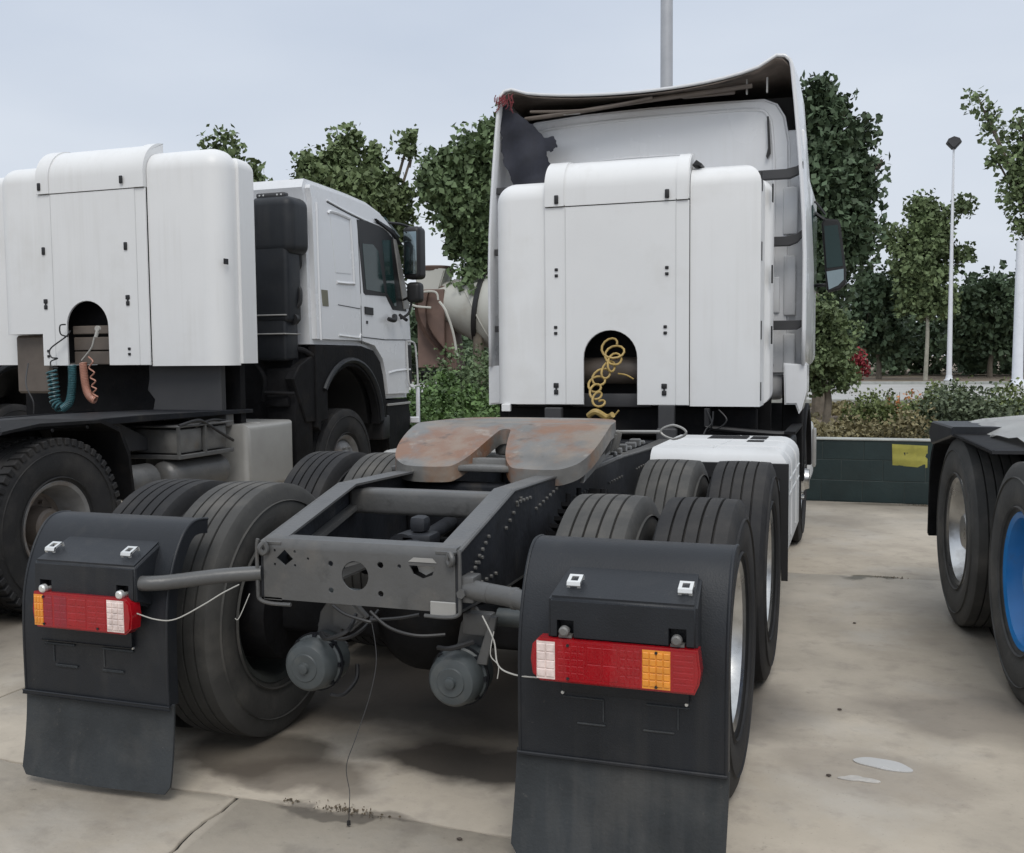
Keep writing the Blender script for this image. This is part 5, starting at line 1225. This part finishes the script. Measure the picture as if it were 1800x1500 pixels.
tree('slender young tree with a bare pale trunk beside the slim lamp post', 62, 1627, [(1622, 375, 32, 40, 0), (1625, 430, 46, 50, 0), (1620, 490, 52, 40, 0), (1575, 440, 20, 14, 0), (1590, 462, 18, 20, 0), (1560, 415, 12, 14, 0), (1655, 385, 22, 22, 0), (1690, 362, 16, 9, 0), (1705, 352, 10, 6, 0), (1680, 452, 22, 10, 0), (1700, 448, 12, 6, 0), (1640, 530, 40, 34, 0), (1600, 520, 26, 30, 0)], 'leaf', 14000, .26, .14, 15, bark='bark_pale', cs=.7)
tree('tree cut off by the right edge, its boughs above the thick white post', 58, 1835, [(1722, 178, 14, 14, 0), (1736, 205, 10, 14, 0), (1750, 232, 10, 16, 0), (1795, 222, 20, 26, 0), (1825, 275, 42, 56, 0), (1755, 285, 20, 14, 0), (1785, 330, 28, 34, 0), (1830, 360, 46, 70, 0), (1796, 400, 14, 40, 0), (1860, 180, 40, 60, .3), (1850, 450, 40, 60, .5)], 'leaf', 8000, .27, .25, 16, cs=.8)
# far wood: reads as one mass
r = np.random.default_rng(5); cs_, rs_ = [], []
for i in range(150):
    px = r.uniform(-300, 2300); d = r.uniform(72, 96); h = r.uniform(4.6, 7.4); q = far(px, 640, d)
    for zz in (.25, .62): cs_.append((q.x, q.y, h * zz)); rs_.append((r.uniform(1.8, 3.0), r.uniform(1.8, 3.0), h * .38))
fw = leaves('distant_wood', cs_, rs_, 110000, .42, K['leaf_dark'], None, 6, clump=3200, cs=1.1, kind='stuff', thingargs=1)
fw['label'] = 'dark band of distant woodland beyond the road'
# individual trees standing in front of the wood
tree('rounded dark tree in front of the distant wood, just left of the young tree', 66, 1545, [(1545, 520, 50, 40, 0), (1520, 570, 56, 60, 0), (1560, 590, 44, 50, 0)], 'leaf_dark', 7000, .32, .2, 21, cs=.9)
tree('bushy dark tree in front of the distant wood, right of the slim lamp post', 68, 1740, [(1735, 525, 60, 40, 0), (1700, 570, 40, 50, 0), (1770, 580, 50, 56, 0)], 'leaf_dark', 8000, .32, .2, 22, cs=.9)
tree('rounded green tree low beside the middle truck, under its right mirror', 22, 1450, [(1435, 560, 48, 52, 0), (1462, 600, 42, 60, 0), (1430, 640, 50, 56, 0), (1410, 600, 50, 80, .3), (1480, 665, 24, 18, 0)], 'leaf', 16000, .085, .1, 23, cs=.24, name='round_tree')
def shrub(label, px, base_py, d, w, h, m, n, size, seed, name='shrub', cat='shrub', group=None, cs=.16, z0=0):
    q = far(px, base_py, d); r = random.Random(seed); e_ = empty(name, label, cat, (q.x, q.y, z0), group=group)
    cs_ = [(r.uniform(-.35, .35) * w, r.uniform(-.3, .3) * w, h * r.uniform(.35, .7)) for _ in range(6)]; rs_ = [(w * .32, w * .3, h * .36) for _ in cs_]
    b = nb()
    for k in range(7):
        c = cs_[k % 6]; tube(b, [(r.uniform(-.08, .08), r.uniform(-.08, .08), -.05), (c[0] * .5, c[1] * .5, c[2] * .6), (c[0], c[1], c[2] + h * .2)], lambda t: .014 * (1 - .7 * t), 5, 3)
    obj('stem', b, K['bark'], e_, kind='stuff'); leaves('foliage', cs_, rs_, n, size, K[m], e_, seed, clump=int(n / 22), cs=cs)
    return e_
gh = 'shrubs of the hedge behind the wall'
for i, (px, d, w, h, m, lab) in enumerate([
    (1560, 15.0, 1.0, .95, 'leaf_olive', 'low olive shrub behind the yellow paper, left end of the hedge'),
    (1640, 14.0, 1.2, 1.16, 'leaf_olive', 'dense shrub in the middle of the hedge behind the low wall'),
    (1720, 13.6, 1.1, 1.22, 'leaf_pale', 'pale leaved shrub of the hedge, below the slim lamp post'),
    (1800, 13.8, 1.2, 1.12, 'leaf_olive', 'hedge shrub at the right edge below the thick white post')]):
    shrub(lab, px, 640, d, w, h, m, 6500, .045, 40 + i, group=gh)
gh = 'green bushes behind the left truck'
for i, (px, d, w, h, m, lab) in enumerate([
    (700, 15, 2.2, 1.30, 'leaf_hedge', 'green bush right at the front corner of the left truck'),
    (800, 14.5, 2.0, 1.12, 'leaf_hedge', 'bright green bush between the left truck and the middle truck cab'),
    (845, 18, 2.2, 1.62, 'leaf_b', 'darker bush touching the middle truck cab, in front of the mixer'),
    (745, 12.2, 1.3, .85, 'leaf_hedge', 'lowest green bush just above the coupling plate'),
    (840, 12.4, 1.5, .85, 'leaf_hedge', 'low green bush above the coupling plate, by the middle truck')]):
    shrub(lab, px, 640, d, w, h, m, 9000, .055, 60 + i, group=gh, cs=.22)
gd = 'dry weeds behind the low wall'
for i, (px, d, w, h, m, lab) in enumerate([
    (1450, 13, 1.0, .62, 'leaf_dry', 'brown dry weeds beside the middle truck, behind the wall'),
    (1510, 14, 1.0, .72, 'leaf_dry', 'dry brown weeds between the truck and the hedge'),
    (1560, 13, .8, .80, 'leaf_dry', 'thin tan weeds in front of the olive shrub')]):
    shrub(lab, px, 640, d, w, h, m, 3500, .045, 80 + i, name='dry_weed', cat='weeds', group=gd)
shrub('orange leaved plant rising from the dry weeds left of the hedge', 1585, 640, 15, .5, 1.20, 'leaf_orange', 500, .05, 90, name='orange_plant', cat='plant')
shrub('small red shrub far beyond the road, under the dark tree', 1511, 640, 60, 1.2, 1.9, 'leaf_red', 900, .14, 91, name='red_shrub', cs=.3)
# grass tufts over the soil strip
r = np.random.default_rng(9); cs_ = []; rs_ = []
for i in range(260):
    px = r.uniform(300, 1900); d = 11.9 + r.random() ** 2 * 20; q = far(px, 640, d)
    if q.y < 8.9: continue
    cs_.append((q.x, q.y, .10)); rs_.append((.5, .5, .16))
leaves('dry_grass', cs_, rs_, 42000, .09, K['leaf_dry'], None, 10, kind='stuff', thingargs=1, up=2.)['label'] = 'dry grass on the strip behind the wall'

# ================================================================= concrete mixer beyond the bushes
mx = empty('mixer_truck', 'beige concrete mixer truck with a brown chute, far behind between two white trucks', 'mixer truck', (far(900, 640, 27.5).x + .3, far(900, 640, 27.5).y, 0), radians(6))
axv = Vector((1, 0, -.16)).normalized()
def along(prof, c, seg=40):
    b = nb(); lathe(b, prof, 'x', (0, 0, 0), seg); rot = Vector((1, 0, 0)).rotation_difference(axv).to_matrix().to_4x4(); b.transform(Matrix.Translation(c) @ rot); return b
dc = (0, 0, 2.75)
dr = obj('drum', along([(-2.35, .0001), (-2.35, .52), (-2.2, .55), (-1.0, 1.02), (-.3, 1.17), (.6, 1.17), (1.8, .85), (2.4, .5), (2.45, .0001)], dc), K['mix_w'], mx)
obj('drum_ring', along([(-1.12, .98), (-1.12, 1.05), (-1.0, 1.10), (-.98, 1.02)], dc, 48), K['black'], dr)
b = nb()
for k in range(3):
    pts = []
    for i in range(40):
        t = i / 39; h = -1.9 + 3.6 * t; rr = np.interp(h, [-2.2, -1.0, -.3, .6, 1.8], [.55, 1.02, 1.17, 1.17, .85]) + .004; a = 2 * pi * (k / 3 + t * .8); pts.append((h, rr * cos(a), rr * sin(a)))
    tube(b, pts, .022, 6, 0)
rot = Vector((1, 0, 0)).rotation_difference(axv).to_matrix().to_4x4(); b.transform(Matrix.Translation(dc) @ rot); obj('weld_seam', b, K['mix_w'], dr)
b = nb(); prism(b, [(-2.95, 4.05), (-2.0, 3.95), (-2.2, 3.35), (-2.75, 3.35)], 'y', -.45, .45, .03, 2); hp = obj('hopper', b, K['mix_w'], mx)
b = nb(); lathe(b, [(3.92, .47), (4.02, .52), (4.05, .50), (3.98, .44)], 'z', (-2.45, 0, 0), 28, True); obj('hopper_rim', b, K['mix_b'], hp)
b = nb(); box(b, -2.75, -2.0, -.62, -.46, 1.3, 3.4, .02, 1); prism(b, [(-2.1, 1.2), (-1.7, 1.2), (-1.95, 3.5), (-2.3, 3.5)], 'y', -.42, .42, .02, 1); obj('rear_stand', b, K['mix_b'], mx)
secs = []
for i in range(10):
    t = i / 9; cx = -2.55 + .75 * t - .35 * sin(pi * t); cz = 3.25 - 1.75 * t; w = .27 - .08 * t
    secs.append([(cx + w * cos(a) * .6, -.70 - .25 * t + w * sin(a) * .9, cz + .10 * abs(cos(a))) for a in np.linspace(-pi * .05, pi * 1.05, 12)])
b = nb(); loft(b, secs); bmesh.ops.solidify(b, geom=b.faces[:], thickness=.02); obj('chute', b, K['mix_b'], mx)
b = nb(); tube(b, [(-2.05, -.85, 3.05), (-1.85, -.95, 2.8), (-1.65, -.95, 2.2), (-1.55, -.95, 1.55)], .035, 6); tube(b, [(-2.8, -.8, 3.3), (-2.2, -.8, 3.32), (-2.1, -.8, 3.1)], .03, 6); tube(b, [(-2.85, -.8, 3.4), (-2.85, -.8, 3.0), (-2.3, -.8, 2.9)], .03, 6); obj('guard_rail', b, K['mix_w'], mx)
b = nb(); box(b, -2.6, 5.2, -.45, -.30, .95, 1.2, .02, 1); box(b, -2.6, 5.2, .30, .45, .95, 1.2, .02, 1); box(b, -2.7, -2.55, -1.15, 1.15, .9, 1.2, .03, 1); obj('chassis_rail', b, K['under'], mx)
prismp = [(3.0, 1.1), (5.2, 1.1), (5.3, 2.0), (5.0, 3.0), (3.0, 3.05)]
b = nb(); prism(b, prismp, 'y', -1.2, 1.2, .06, 3); obj('cab', b, K['mix_w'], mx)
b = nb(); box(b, 2.2, 2.6, -.7, .7, 1.2, 2.3, .02, 1); obj('front_stand', b, K['mix_b'], mx)
wm, tm, rmm = wheel_meshes('steer_grey')
for x in (-1.6, -.3, 4.2):
    for s in (-1, 1):
        w_ = obj('wheel', wm, None, mx, loc=(x, s * 1.08, .545), rz=pi / 2 * s); obj('tyre', tm, None, w_); obj('rim', rmm, None, w_)

# grit and leaf litter caught in the joints
lit = leaves('joint_litter', [(-.05, .085, .004), (.05, .07, .004), (1.86, 4.56, .004), (2.25, 8.28, .006), (-.25, .09, .003)], [(.13, .05, .003), (.16, .03, .003), (.14, .04, .003), (.25, .07, .004), (.06, .02, .003)], 380, .009, mat('dry_litter', (.12, .095, .065), .9, var=.4, scale=40), None, 77, kind='stuff', thingargs=1)
lit['label'] = 'grit and leaf litter in the slab joints'
